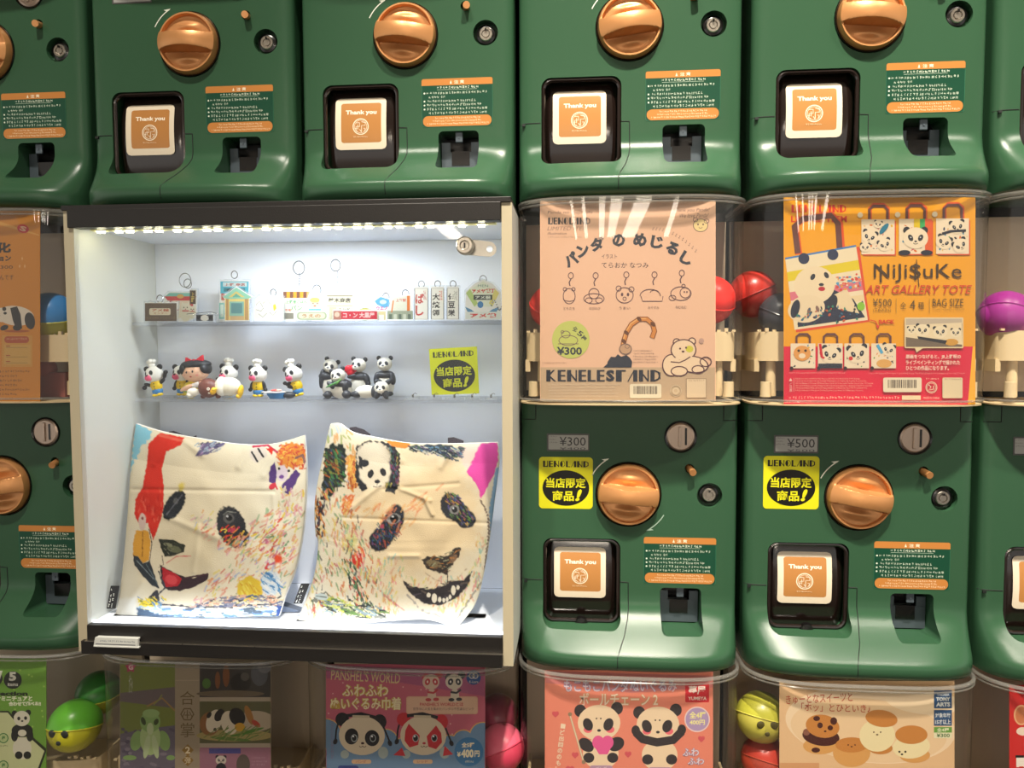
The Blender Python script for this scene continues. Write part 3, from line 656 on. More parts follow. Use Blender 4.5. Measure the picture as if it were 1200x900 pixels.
def tote(p, x0, y0, x1, y1, seed, hand='6b3f3a', bg='f6e3c4', strap=True):
    w, h = x1-x0, y1-y0; rg = random.Random(seed)
    if strap: p.line([(x0+w*.24, y0+2), (x0+w*.24, y0-h*.28), (x0+w*.36, y0-h*.38), (x0+w*.68, y0-h*.38), (x0+w*.78, y0-h*.28), (x0+w*.78, y0+2)], w*.085, hand)
    p.rect(x0, y0, x1, y1, bg)
    for i in range(26):
        a, b = rg.random(), rg.random()
        p.ell(x0+w*(.06+.88*a), y0+h*(.06+.88*b), w*rg.uniform(.015, .06), h*rg.uniform(.01, .035), rg.choice(['e8742c', 'e6b72c', '2b3a5c', '3f8fb0', 'd8405a', '58a04a', '242838', 'f0c890']), rg.uniform(0, 180), 8)
def draw_tote_poster(p):
    p.rect(919, 232, 1142.5, 406, 'f5a80c'); p.poly([(918.5, 406), (1140, 406), (1134, 475.5), (918, 475.5)], 'e8183f')
    p.text('LIMITED ITEM', 927, 253, 992.5, 260.5, 'e0301c', .03); logo(p, 927, 240, 992, 249, 'e0301c')
    dk = '6b3f3a'; p.line([(936, 298), (932, 265), (942, 256), (975, 252), (984, 262), (986, 292)], 8.5, 'e8551c'); p.line([(935, 297), (931, 265), (941, 256.5), (974, 252.5), (982, 262), (984, 292)], 7, dk)
    A = [(920, 302), (1003, 287), (1017, 375), (931, 386.5)]
    p.poly([(924, 304), (1007, 289), (1019.5, 377), (933, 389.5)], 'e4502a'); p.poly(A, 'f3e2bd')
    def B(u, v):
        return (A[0][0]*(1-u)*(1-v)+A[1][0]*u*(1-v)+A[2][0]*u*v+A[3][0]*(1-u)*v, A[0][1]*(1-u)*(1-v)+A[1][1]*u*(1-v)+A[2][1]*u*v+A[3][1]*(1-u)*v)
    for v0, v1, c in ((0, .025, '3f7fc0'), (.2, .33, 'e8d020'), (.48, .60, 'e07888'), (.66, .74, 'f0d8a8')): p.poly([B(0, v0), B(1, v0), B(1, v1), B(0, v1)], c)
    p.poly([B(.2, .55), B(.55, .5), B(.85, .7), B(.97, .96), B(.05, .97), B(.08, .7)], '2a3148')
    p.poly([B(.55, .62), B(.78, .55), B(.9, .9), B(.62, .8)], 'efd9b0')
    p.ell(954.5, 334, 24, 22, 'f3deb8', -10)
    for x, y, r in ((942, 303, 6.5), (976, 298.5, 6.5)): p.ell(x, y, r, r, '2c3654')
    for x, y, a in ((952.5, 324.5, 30), (968.5, 322.5, -30)): p.ell(x, y, 2.6, 4, '31343e', a, 14)
    p.ell(962.5, 333.5, 3, 1.8, '31343e'); p.ell(963, 338.5, 4, 2.6, 'c0283a'); p.ell(945, 362, 22, 16, 'f0dab4', -12)
    for x, y, a in ((948, 364, 20), (958, 362, -20)): p.ell(x, y, 2, 4, '8a6a60', a, 10)
    p.ell(955, 372, 2.5, 1.6, '4a4a60'); p.ell(932, 362, 5, 11, '242a3c', 15); p.ell(975, 355, 6, 10, '242a3c', 20)
    rg = random.Random(3)
    for i in range(60): u, v = rg.uniform(.66, .98), rg.uniform(.38, .56); b = B(u, v); p.ell(b[0], b[1], rg.uniform(.8, 2.4), rg.uniform(.8, 2), rg.choice(['e0483a', 'f08a70', '5aa0c8', 'e8a040', 'f4d8c0']), 0, 7)
    for i in range(60):
        u, v = rg.uniform(.03, .97), rg.uniform(.75, .98); b = B(u, v); p.ell(b[0], b[1], rg.uniform(.8, 2.6), rg.uniform(.6, 1.5), rg.choice(['1f2a40', '2f6a8a', '3a8a70', '232838', 'c86040']), rg.uniform(0, 180), 7)
    p.ell(1009, 359, 4.5, 5, '8fc83a')
    for i, (x0, y0, x1, y1) in enumerate(((1009.5, 257, 1048.5, 298), (1053.5, 256.5, 1092, 297.5), (1097, 256, 1135.5, 297.5))):
        p.line([(x0+10, y0+1), (x0+10, y0-13), (x0+14, y0-17), (x0+26, y0-17), (x0+31, y0-13), (x0+31, y0+1)], 4.6, 'e85a20')
        p.poly([(x0+2, y0+2), (x1+1.5, y0+2), (x1+1.5, y1+1.5), (x0+2, y1+1.5)], 'e4582a')
        tote(p, x0, y0, x1, y1, 40+i, dk)
        p.ell(x0-1.5, y0-5, 3.2, 3.2, 'f2e2c0')
    for cx, cy, r, rt in ((1019, 278, 9, 15), (1037, 287, 8, -20), (1014, 290, 6, 0), (1029, 263, 5, 10)): panda_head(p, cx, cy, r, 'f6e4c4', '2c3040', rt, .3)
    p.ell(1036, 268, 3, 8, '2f7f9c', 40, 12)
    for a, b, c in ((1071, 1078, 'e8c820'), (1078, 1084, '3fb060'), (1084, 1092, 'e8602a')): p.rect(a, 256.5, b, 268, c)
    p.rect(1084, 268, 1092, 297.5, 'e8602a'); panda_head(p, 1073, 279, 14, 'f6e4c4', '2c2e36', 0, .3); p.ell(1060, 296, 7, 3, '252836'); p.ell(1086, 296, 7, 3, '252836')
    for cx, cy, r, rt in ((1122, 266, 9, -10), (1106, 284, 9, 20), (1126, 288, 9, -30)): panda_head(p, cx, cy, r, 'f6e4c4', '2c2e36', rt, .3)
    p.line([(1104, 274), (1114, 271), (1132, 270)], 3, '2a2c38')
    p.text('NiJi$uKe', 1024, 309, 1127, 331, '4a3416', .0); p.rect(1031, 311, 1033.5, 331, '4a3416'); p.line([(1074, 304), (1077, 336)], 1, '4a3416')
    p.text('ART GALLERY TOTE', 1015, 334, 1138, 344.5, 'd8481c', .01, 0, .25)
    p.text('¥500', 1023, 350, 1045, 359, '6a5020'); p.text('(TAXIN)', 1023.5, 361, 1044, 366, '8a6a28')
    p.rect(1050, 350, 1050.6, 367, 'b88a28'); p.rect(1089, 350, 1089.6, 367, 'b88a28')
    p.text('全', 1055, 354, 1062, 362, '6a5020'); p.text('4', 1066.5, 351.5, 1072.5, 362.5, '6a5020'); p.text('種', 1076, 354, 1083, 362, '6a5020')
    p.text('BAG SIZE', 1093, 350, 1129, 359, '6a5020'); p.marks(1093, 361.5, 1129, 364.5, '9a7a30', 1, .7, 8)
    p.text('BACK', 1030, 374.5, 1048.5, 379.5, 'e0401c', .04); p.line([(1020, 375), (1026, 376.5), (1029, 383)], 1.2, 'e0401c'); p.poly([(1026.5, 381.5), (1031, 381), (1029, 386)], 'e0401c')
    for i, x in enumerate((926.5, 958.5, 989.5, 1021)):
        tote(p, x, 402.5, x+29, 431.5, 70+i, dk); p.ell(x+1, 431.5, 2.2, 2.2, '3a2028', 0, 10)
    p.ell(940, 414, 10, 9, 'e8a050'); p.ell(936, 411, 1.6, 1.6, '3a2a20'); p.ell(944, 411, 1.6, 1.6, '3a2a20'); p.ell(940, 417, 4, 3, 'f6e0c0')
    panda_head(p, 973, 416, 11, 'f6e4c4', '272a36', 12, .3); p.line([(961, 403), (963, 418), (966, 420)], 3, 'd82030'); p.rect(959, 426, 987, 431.5, '2a3040')
    panda_head(p, 1005, 415, 12, 'f6e4c4', '272a36', -8, .3); p.ell(997, 420, 2.5, 2.5, 'd83030')
    panda_head(p, 1041, 410, 8, 'f6e4c4', '272a36', 15, .3); p.ell(1036, 426, 9, 5, 'e8b060'); p.line([(1028, 404), (1034, 414)], 3.5, '5ab0d8')
    p.rect(1060, 372, 1129, 408, 'f0d8a8', 1.5); p.poly([(1072, 407), (1083, 407), (1074, 413)], 'f0d8a8'); p.rect(1061.5, 373.5, 1127.5, 406.5, '7a6a58')
    p.poly([(1061.5, 373.5), (1127.5, 373.5), (1127.5, 379), (1061.5, 383)], 'c8b8a0'); p.poly([(1061.5, 381), (1127, 378), (1127.5, 404), (1061.5, 395)], 'f0dcb4')
    for cx, cy, r, rt in ((1081, 387, 8, 5), (1102, 389, 8, -8), (1068, 387, 5, 0), (1120, 390, 6, 0)): panda_head(p, cx, cy, r, 'f4e4c0', '2a2a30', rt, .3)
    p.ell(1115, 401, 8, 4, 'd8a040'); p.poly([(1075, 394), (1110, 399), (1108, 403), (1076, 397)], '2a2a30')
    p.text('原画をつなげると、JR上野駅の', 1061.5, 415.5, 1126, 421, 'fbe6d0', .02); p.text('ライブペインティングで描かれた', 1061.5, 422, 1125, 427.5, 'fbe6d0', .02); p.text('ひとつの作品になります。', 1061.5, 428.5, 1112, 434, 'fbe6d0', .02)
    p.marks(925, 436, 990, 439, 'f6a8a0', 1, .7, 1); p.marks(1018, 436.5, 1129, 439.5, 'f6a8a0', 1, .7, 2)
    p.poly([(924.5, 446.5), (928.5, 446.5), (926.5, 443)], 'f6d8c8'); p.text('ご\n注\n意', 925, 448.5, 928.5, 459, 'f6d8c8'); p.rect(930, 443, 930.5, 459, 'f6b8a8')
    p.marks(932, 443, 1030, 459.5, 'f8c8b0', 6, .62, 3); p.marks(925, 464.5, 1052, 468, 'f8d8c0', 1, .85, 4); p.rect(1057, 463.5, 1079, 468.5, 'f0dcb4'); p.text('MADE IN CHINA', 1082, 465, 1101, 467.5, 'f8d8c0')
    p.barcode(1035, 442.5, 1080, 459.5); p.ring(1091.5, 454, 6.4, 6.4, .9, 'f4e0c0'); p.ring(1091.5, 454, 5, 5, .5, 'f4e0c0'); p.line([(1088, 451), (1091, 453), (1089, 457), (1094, 456), (1094, 452)], 1, 'f4e0c0')
    p.marks(1085, 443, 1099, 445.5, 'f4e0c0', 1, .8, 5); p.rect(1104.5, 442.5, 1128, 466.5, 'f0dcb4', 1.5); p.marks(1107, 443.5, 1126, 446, '9a7f62', 1, .8, 3)
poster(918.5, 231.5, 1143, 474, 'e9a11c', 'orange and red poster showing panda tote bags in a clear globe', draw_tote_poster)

def draw_orange(p):
    D = '2c2622'; p.rect(-70, 248, 46.5, 471, 'd98c1e')
    p.poly([(-70, 236), (46, 275), (46, 276.5), (-70, 244)], 'e6a848')
    p.ell(27, 268, 7, 5, 'cf3038', 15); p.text('S', 23, 265, 31, 271, 'f0c0a0', .05, 15)
    p.text('強化', -22, 284, 13, 296.5, D, .05); p.text('コレクション', -32, 299, 13, 306, D, .05); p.text('¥300', -6, 311, 15, 315, D); p.text('なんです', -6, 322, 16, 328, D)
    for x, y in ((23, 312), (29, 312), (26, 303)): p.ell(x, y, .8, 2, 'efbc70', 0, 8)
    w = 'e9dcc8'; k = '2b2825'; p.ell(20, 388, 15, 1.6, 'b05a1c')
    p.ell(18, 370, 22, 11.5, w, 6); p.poly([(12, 361), (20, 359), (24, 368), (26, 385), (19, 386), (15, 375)], k); p.ell(35, 376, 6, 10, k, -10); p.ell(5, 384, 5, 3, k, -20)
    p.ell(2, 369, 9, 8.5, w); p.ell(5, 362, 2.4, 2.4, k); p.ell(6, 367, 2, 1.6, k); p.ell(-2, 370, 2, 2, k); p.ell(20, 384, 5, 3.5, k)
    p.rect(2.5, 393, 38, 430, 'd89c3c'); p.rect(5, 394, 34, 402, 'b8542a', 4); p.marks(8, 396, 30, 399, 'e8c090', 1, .8, 2); p.rect(5, 404, 36, 427, 'd8a850')
    for y in (407, 418, 425): p.rect(7, y, 32, y+.6, 'a08040'); p.rect(7, y-2, 12, y-1, 'b04820')
    p.marks(-60, 434, 34, 466, '4a3418', 6, .5, 3)
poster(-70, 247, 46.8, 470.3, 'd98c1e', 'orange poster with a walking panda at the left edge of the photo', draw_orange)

# lower row: cards reach below the photo's edge
def draw_green(p):
    p.rect(-120, 772, 53.5, 1010, '6f9f3c'); rg = random.Random(4)
    for i in range(60): p.ell(rg.uniform(-100, 52), rg.uniform(780, 905), 1.2, 1.2, '9cc05a', 0, 8)
    p.ell(15, 797, 10.5, 10.5, '2b2f2b'); p.text('5', 10.5, 787.5, 19, 798, 'd8d8cc', .05); p.text('items', 9, 800, 21, 804, 'd8d8cc', .02)
    p.ell(-6, 795, 9, 9, '2b2f2b'); p.text('7', -5, 786, 3, 802, 'e8e8dc', .06)
    p.text('Collection', -22, 810, 32.5, 815.5, '20261c', .05); p.text('ちいさなミニチュアと', -24, 815.5, 38, 821.5, 'e8ecd0', .05); p.text('合わせて遊べる!!', 10, 822, 48, 827.5, 'e8ecd0', .06)
    hexa = [(-45, 836), (8, 836), (18, 836), (54, 880), (40, 915), (-45, 960)]; p.poly([(-45, 833), (10, 833), (32, 858), (55, 878), (42, 915), (-45, 965)], '2a3020'); p.poly([(-45, 835), (9, 835), (30, 860), (52, 880), (39, 915), (-45, 963)], 'c9cf9c')
    w = 'd8d4c0'; k = '242622'
    p.ell(26, 877, 11, 13, w); p.ell(26, 856, 12.5, 8, k); p.ell(17, 836, 3.4, 3.4, k); p.ell(33, 835, 3.4, 3.4, k); p.ell(25.5, 842, 9.5, 9, w); p.ell(22, 842, 1.8, 2.2, k); p.ell(30, 841.5, 1.8, 2.2, k); p.ell(26, 845, 1.5, 1, k)
    p.ell(26, 859, 5, 4, w); p.ell(17, 862, 4, 7, k); p.ell(35, 862, 4, 7, k); p.ell(22, 885, 4.5, 4.5, k); p.ell(32, 885, 4.5, 4.5, k)
    for y in (865, 897): p.ell(4, y, 6, 6, '3c7a3c'); p.ell(4, y, 4.8, 4.8, 'b8c890'); p.text('種', 2, y-2.5, 6, y+2.5, '3c7a3c', .02)
    p.marks(-4, 873, 10, 876, '303428', 1, .7, 2)
poster(-80, 771.5, 54, 1010, '6f9f3c', 'bright green poster with standing panda figure at the bottom left corner', draw_green, Y=-.033)
def draw_frog(p):
    p.rect(141, 777, 205, 1010, '76803c'); p.poly([(141, 812), (205, 805), (205, 830), (141, 822)], '6c6060'); p.poly([(141, 860), (165, 855), (205, 850), (205, 1010), (141, 1010)], '6a6270')
    rg = random.Random(8)
    for i in range(70): p.ell(rg.uniform(141, 203), rg.uniform(852, 905), rg.uniform(2, 5), 2, rg.choice(['5a5264', '847a86', '6e6474']), rg.uniform(-30, 30), 8)
    p.line([(172, 828), (190, 818), (205, 833)], 2, '9a7a4a'); p.line([(180, 826), (186, 820), (190, 814)], 1.5, '8a8a4a')
    gr = '87a864'; g2 = 'a9bf84'
    p.ell(160, 868, 7, 12, gr, 15); p.ell(192, 868, 7, 12, gr, -15); p.ell(176, 865, 12, 20, g2); p.ell(176, 846, 12, 12.5, gr); p.ell(177, 836, 10, 5, '93b070'); p.ell(168, 845, 2.6, 5, '3c4a28', -20); p.ell(183, 846, 2.6, 4, '3c4a28', 25)
    p.ell(172, 875, 3.5, 14, 'b8c898', 10); p.ell(182, 875, 3.5, 14, 'b8c898', -10); p.ell(176, 854, 4, 7, 'b9c79a'); p.ell(152, 888, 8, 3, gr); p.ell(200, 888, 5, 3, gr)
    st = []
    for i in range(10): a = math.radians(-90+36*i); r = (7 if i % 2 == 0 else 4.2); st.append((153+r*math.cos(a), 782+r*math.sin(a)))
    p.poly(st, 'b04060'); p.text('G', 150.5, 779, 156, 785, 'e8c8c8', .05); p.text('がちゃ', 151, 790, 155.5, 813, 'c8c8b8', .0)
    p.rect(205, 777, 234, 1010, '9c8d76'); p.text('合', 211, 810, 228, 826, '6b5a3a', .0); p.ring(219.5, 837, 7.5, 7.5, 1.6, '6b5a3a', 0, 360, 6); p.line([(219.5, 832), (219.5, 842)], 1.2, '6b5a3a'); p.line([(216.5, 838), (222.5, 838)], 1, '6b5a3a'); p.line([(217, 834), (214, 840)], 1, '6b5a3a'); p.line([(222, 834), (225, 840)], 1, '6b5a3a')
    p.text('掌', 211.5, 847, 228, 864, '6b5a3a', .0); p.rect(205, 797, 234, 797.5, 'b8a890')
    for y in (879, 891): p.poly([(213, y), (220, y-7), (227, y), (220, y+7)], '8c6c30')
    p.text('2', 217, 875, 223, 883, 'e0d0b0', .03); p.text('弾', 216.5, 887, 223.5, 895, 'e0d0b0', .0)
    p.rect(234, 777, 317, 1010, 'a89a86'); p.rect(234, 777, 317, 817, '3a3634'); p.rect(234, 822, 317, 871, '5c5a3a'); p.rect(234, 876, 317, 1010, '9c6a7c')
    for x, y, rx, ry, c in ((242, 801, 5, 6, '4c7030'), (255, 797, 3, 10, '7a4c2c'), (265, 792, 4, 13, '7a4c2c'), (282, 800, 12, 11, '24221f'), (287, 793, 5, 5, '55504a'), (304, 790, 10, 14, '525458'), (270, 813, 40, 4, '6a5c4a'), (310, 782, 8, 7, '6c6c70')): p.ell(x, y, rx, ry, c)
    for x, y, rx, ry, c, r in ((275, 862, 45, 7, 'a09058', 0), (300, 845, 22, 12, 'b0a088', 0), (246, 848, 12, 14, '8c6038', 10), (251, 845, 9, 14, 'd4c8b0', 20), (257, 838, 5, 8, '242220', 30), (269, 847, 10, 14, 'd4c8b0', -10), (278, 840, 9, 11, '242220', -30), (245, 838, 2.5, 4, '2c2a28', 30), (252, 855, 2, 2, '2c2a28', 0), (281, 852, 6, 5, 'c89830', 0), (292, 838, 4, 12, 'a07038', -20), (300, 848, 6, 3, 'b04030', 40), (290, 858, 20, 2, '4f7a30', -15), (270, 866, 24, 2, '5f7a38', 5)): p.ell(x, y, rx, ry, c, r)
    for i in range(24): x = rg.uniform(238, 300); p.line([(x, rg.uniform(860, 870)), (x+rg.uniform(8, 20), rg.uniform(848, 862))], .9, rg.choice(['6c7a3c', '4f7a30', '8a9050']))
    p.rect(245, 877, 282, 883, '4c4a8c'); panda_head(p, 259, 891, 6, 'd0c4b4', '25222a', 0, .35); p.ell(259, 900, 6, 6, '25222a'); p.ell(285, 896, 8, 12, '5c5048'); p.marks(295, 887, 312, 899, 'b890a0', 3, .6, 3)
poster(140.5, 776.5, 317.5, 1010, '9c8d76', 'dim poster with a green frog photo and praying animals under the case', draw_frog)
def bubble(p, t, x0, y0, x1, y1, c, edge, w=.06): p.text(t, x0-.4, y0-.4, x1+.4, y1+.4, edge, w+.03); p.text(t, x0, y0, x1, y1, c, w*.35)
def draw_pouch(p):
    p.rect(382.5, 779, 568, 1010, 'c46478'); p.poly([(382.5, 779), (568, 786), (568, 816), (470, 800), (382.5, 795)], 'a8587c')  # purplish top band is shade from above, painted into the print
    rg = random.Random(6)
    for i in range(26): p.ell(rg.uniform(385, 565), rg.uniform(785, 862), .8, .8, 'f0c8c0', 0, 6)
    for x, y, r in ((382, 860, 17), (400, 868, 14), (424, 873, 16), (452, 869, 14), (478, 876, 14), (505, 880, 14), (527, 874, 12), (543, 868, 12), (566, 862, 15)): p.ell(x, y, r+1.2, r+1.2, 'e0b060'); 
    for x, y, r in ((382, 860, 17), (400, 868, 14), (424, 873, 16), (452, 869, 14), (478, 876, 14), (505, 880, 14), (527, 874, 12), (543, 868, 12), (566, 862, 15)): p.ell(x, y, r, r, '6f8fb0')
    p.rect(382.5, 872, 568, 1010, '6f8fb0')
    p.text("PANSHEL'S WORLD", 388, 786.5, 469, 799, 'd8c08c', .01, 3.2)
    bubble(p, 'ふわふわ', 401, 802, 455, 816, 'f0e4b8', 'c8a84c'); bubble(p, 'ぬいぐるみ巾着', 387, 817, 470, 832, 'f0e4b8', 'c8a84c')
    p.rect(476, 816, 560, 837, 'd8ac90', 3); p.rect(477, 817, 559, 836, 'e0b89c', 3); p.text("PANSHEL'S WORLDとは", 492, 823, 543, 827.5, 'c0404c', .02); p.text('世界中に人気を集めたパンダの不思議なピンク', 484, 829, 555, 832.5, '5c4850')
    for x, c, k in ((505, 'c04048', 'd8bca8'), (532, '2e3038', 'd8ccb8')):
        s = 1; p.ell(x+1, 815, 5, 8, k); p.ell(x-6, 794, 4.5, 4.5, c); p.ell(x+9, 791, 4.5, 4.5, c); p.ell(x, 799, 10, 9, k); p.ell(x-4, 799, 3, 4, c, 20); p.ell(x+5, 799, 3, 4, c, -20); p.ell(x-4, 799, 1, 1.5, 'f0e8e0'); p.ell(x+5, 799, 1, 1.5, 'f0e8e0')
        p.ell(x-3, 820, 3.5, 2, c); p.ell(x+6, 819.5, 3.5, 2, c); p.line([(x-4, 811), (x+3, 812), (x+8, 808)], 2.5, c)
    p.ell(555, 794, 8.5, 8.5, '24508c'); p.ring(553, 792, 3, 3, .9, 'e8dcc8'); p.ring(557, 792, 3, 3, .9, 'e8dcc8'); p.text('K-Lore', 550, 797.5, 560.5, 800.5, 'e8dcc8')
    for x, c in ((423, '26262c'), (495, 'c8323c')):
        f = 'ddccb0'; dk = '26262c'
        p.ell(x-19, 891-10+3, 5, 5, 'a8b4b0'); p.ell(x+26, 882, 6, 7, 'a8b4b0')
        if c != dk: p.poly([(x-24, 876), (x-34, 885), (x-20, 886)], c); p.poly([(x+26, 874), (x+36, 884), (x+24, 886)], c)
        p.line([(x-26, 845), (x-29, 856), (x-30, 868)], 2, dk); p.line([(x+24, 845), (x+29, 858), (x+34, 870)], 2, dk); p.ell(x-30, 869, 2.5, 3.5, dk, 20); p.ell(x+34, 871, 2.5, 3.5, dk, -20)
        p.ell(x-22, 843, 8, 8, c); p.ell(x+22, 846, 8, 9, c); p.line([(x-18, 839), (x, 836.5), (x+18, 841)], 4, dk); p.ell(x+1, 862, 27, 23, f, 4); p.line([(x-10, 839.5), (x+10, 840)], 3, 'c8b89c')
        if c == dk:
            p.ell(x-11, 863, 8, 9.5, c, 8); p.ell(x+13, 865, 8.5, 9.5, c, -8)
        else:
            p.poly([(x-16, 848), (x-3, 862), (x-5, 873), (x-15, 876), (x-21, 868), (x-20, 856)], c); p.poly([(x+16, 850), (x+5, 863), (x+7, 875), (x+16, 878), (x+23, 870), (x+22, 859)], c)
        for e in (-9, 13): p.ell(x+e+1, 865, 3.6, 4.5, 'b8c0c0'); p.ell(x+e+1, 865, 2.8, 3.6, '1e2024'); p.ell(x+e, 863, 1, 1, 'ffffff')
        p.ell(x+2, 871, 2, 1.4, '402020' if c == dk else 'b83040'); p.ring(x, 874, 1.8, 1.5, .7, '3a2a2a', 0, 180, 6); p.ring(x+4, 874, 1.8, 1.5, .7, '3a2a2a', 0, 180, 6)
        p.rect(x-11, 890, x+12, 895, 'd8b088', 2.5); p.text('パンダ' if c == dk else 'レッド', x-6, 891, x+6, 894, '9c4850')
    p.ell(549.5, 881, 17, 17, '3f78a8', 0, 36); p.text('全5種', 541, 870, 556, 876, 'f0e4c0', .03); p.text('¥', 535.5, 881, 540, 887, 'f0e4c0', .04); p.text('400', 540.5, 878, 555, 888, 'f0e4c0', .05); p.text('円', 556, 879.5, 562, 887, 'f0e4c0', .04); p.text('(税込)', 545, 891, 555, 894, 'f0e4c0')
    p.marks(388, 840, 390.5, 890, 'a8606c', 20, .6, 3); p.rect(396, 897, 420, 905, '3a4a8c', 3)
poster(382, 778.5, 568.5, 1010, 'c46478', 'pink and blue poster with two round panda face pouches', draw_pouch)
def plush(p, x, y, heart):
    k = '3a3436'; f = 'f3d9b6'
    p.ell(x, y+33, 21, 19, f); p.ell(x-24, y-17, 7, 7.5, k); p.ell(x+19, y-20, 7, 7.5, k); p.ell(x-2, y-3, 25, 21, f)
    for sx in (-1, 1): p.ell(x-2+sx*13, y+5, 5, 4, 'f0707c'); p.ell(x-3+sx*12, y-1, 5.6, 7.6, k, sx*22)
    p.ell(x-2, y+6, 2.2, 1.6, k); p.ell(x-5, y-8, .9, 1.1, k); p.ell(x, y-8, .9, 1.1, k)
    if heart:
        p.ell(x-17, y+23, 10, 7, k, 40); p.ell(x+18, y+22, 10, 8, k, -30); p.ell(x-3, y+20, 7, 8, 'ea5f9c'); p.ell(x+8, y+20, 7, 8, 'ea5f9c'); p.poly([(x-9, y+22), (x+14, y+22), (x+8, y+34), (x-2, y+34)], 'ea5f9c')
    else:
        p.line([(x-28, y+6), (x-20, y+14), (x-3, y+18), (x+16, y+15), (x+26, y+5)], 10, k); p.ell(x-28, y+4, 5, 6, k); p.ell(x+26, y+3, 5, 6, k)
    p.ell(x-14, y+38, 6.5, 6, k); p.ell(x+14, y+38, 6.5, 6, k); p.rect(x-13, y+47, x+14, y+54, 'b894b0', 3); p.text('パンダ', x-6, y+48.5, x+7, y+52.5, 'f4e8e8')
def draw_plush(p):
    p.rect(639, 786, 835, 1010, 'ec8c74'); p.poly([(639, 786), (835, 792), (835, 806), (740, 812), (639, 800)], 'd4807c')  # duller top band: shade of the lip above, painted on the card
    bubble(p, 'もこもこパンダぬいぐるみ', 661, 796, 793, 811, 'e8d4dc', '9c8cb0', .03); bubble(p, 'ボールチェーン 2', 679, 812, 771, 827, 'f4dcc8', 'd0a070', .03)
    p.rect(803, 800, 831, 823, 'cf2733', 1.5); p.text('夢屋', 807, 803.5, 827, 814, 'f8e4d8', .03); p.text('YUMEYA', 806.5, 816.5, 828, 820.5, 'f8e4d8', .02)
    p.ell(817, 843, 15, 15, 'f0d4d0', 0, 32); p.ell(817, 843, 13.5, 13.5, 'b49cc4', 0, 32); p.text('全4種', 808, 834, 827, 842, 'f8f0a0', .03); p.text('400円', 808, 843.5, 826, 849.5, 'f8f0a0', .03)
    plush(p, 704, 850, True); plush(p, 773, 852, False)
    p.line([(668, 838), (684, 893)], 2.2, 'c8b090'); p.line([(668, 838), (684, 893)], .8, 'f0e0c0'); p.ell(668, 837, 2.4, 2.4, '9c8468'); p.ell(684, 893, 2.4, 2.4, '9c8468')
    for x, y, s in ((651, 837, 4), (674, 885, 4), (736, 884, 4), (822, 866, 4), (668, 902, 5)):
        p.ell(x-s*.45, y-s*.3, s*.55, s*.55, 'd85c64'); p.ell(x+s*.45, y-s*.3, s*.55, s*.55, 'd85c64'); p.poly([(x-s, y), (x+s, y), (x, y+s)], 'd85c64')
    for i, ch in enumerate('ーど出目ののもし'): p.text(ch, 657-i*.9, 848+i*7.2, 662.5-i*.9, 854+i*7.2, 'f6ddc0', .03, 8)
    bubble(p, 'ふわ', 800, 877, 819, 886, 'f0dce4', 'a090b0', .03); bubble(p, 'ふわ', 806, 888, 825, 896, 'f0dce4', 'a090b0', .03)
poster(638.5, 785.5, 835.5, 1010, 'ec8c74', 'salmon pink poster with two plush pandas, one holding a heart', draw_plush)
def draw_puff(p):
    p.rect(914, 798, 1118, 1010, 'e6bf92'); p.ell(1020, 850, 100, 44, 'f2d8b4', 6, 48); p.ell(1018, 856, 92, 37, 'eccca2', 6, 48); p.ell(1082, 822, 45, 15, 'f4dcb8', 6, 30); p.rect(914, 894, 960, 1010, 'd8a070')
    p.text('きゅーとなスイーツと', 921, 813, 999, 824, 'c0563c', .01, -2.5); p.text('「ホッ」とひといき♪', 939, 824.5, 1020, 834.5, 'c0563c', .01, 1.5)
    br = 'c98540'; b2 = 'dba25c'; ck = '4a1f18'; cr = 'efe0b0'
    p.ell(961, 874, 20, 10, b2); p.ell(962, 863, 22, 11, ck, 8); p.ell(945, 858, 4, 4, '8c5a48'); p.ell(964, 851, 20, 13.5, br, 10)
    for x, y, a, b in ((957, 842, 4, 3), (977, 845, 4, 4.5), (961, 850, 3.2, 3.4), (973, 853, 3.2, 3)): p.ell(x, y, a, b, ck)
    p.ell(967, 857, 1.6, 1, ck); p.ell(956, 879, 5, 3, ck)
    p.ell(998, 882, 22, 17, b2); p.ell(998, 873, 19, 9, br); p.ell(994, 873, .9, .9, ck); p.ell(1002, 873, .9, .9, ck); p.ell(998, 875, 1.2, .8, ck)
    p.ell(1032, 877, 14, 7, br); p.ell(1028, 862, 21, 19, cr); p.ell(1033, 842, 19, 10, br, 8); p.ell(1024, 858, .9, .9, ck); p.ell(1032, 858, .9, .9, ck); p.ell(1028, 861, 1.4, .9, ck)
    p.ell(1072, 885, 18, 9, b2); p.ell(1068, 875, 22, 14, cr, -5); p.ell(1068, 861, 19, 11, br); p.ell(1054, 881, 1.3, 1.3, '2c2420'); p.ell(1061, 881, 1.3, 1.3, '2c2420'); p.ell(1057, 884, 1.5, 1, '2c2420')
    p.rect(1094.5, 809, 1115.5, 830, '28507c'); p.text('TAKARA', 1098, 812.5, 1112.5, 815.5, 'dce0e0', .02); p.text('TOMY', 1097, 817, 1113.5, 821.5, 'dce0e0', .05); p.text('ARTS', 1097, 823, 1113.5, 828, 'dce0e0', .05)
    p.rect(1094.5, 832, 1115.5, 850.5, '28507c'); p.text('対象年齢', 1096, 835.5, 1114, 841, 'dce0e0', .02); p.text('15才以上', 1096, 843, 1114, 849, 'dce0e0', .03)
    p.rect(1094.5, 852, 1115.5, 865, 'e8e4c0'); p.rect(1094.5, 852, 1115.5, 858.5, '6aa044'); p.text('全4種', 1098, 853, 1112, 857.5, 'eeeecc', .02); p.text('¥300', 1097.5, 859.5, 1113, 864, '3a6a34', .02)
poster(913.5, 798, 1118.5, 1010, 'e6bf92', 'cream coloured poster with four filled puffs on a plate', draw_puff)
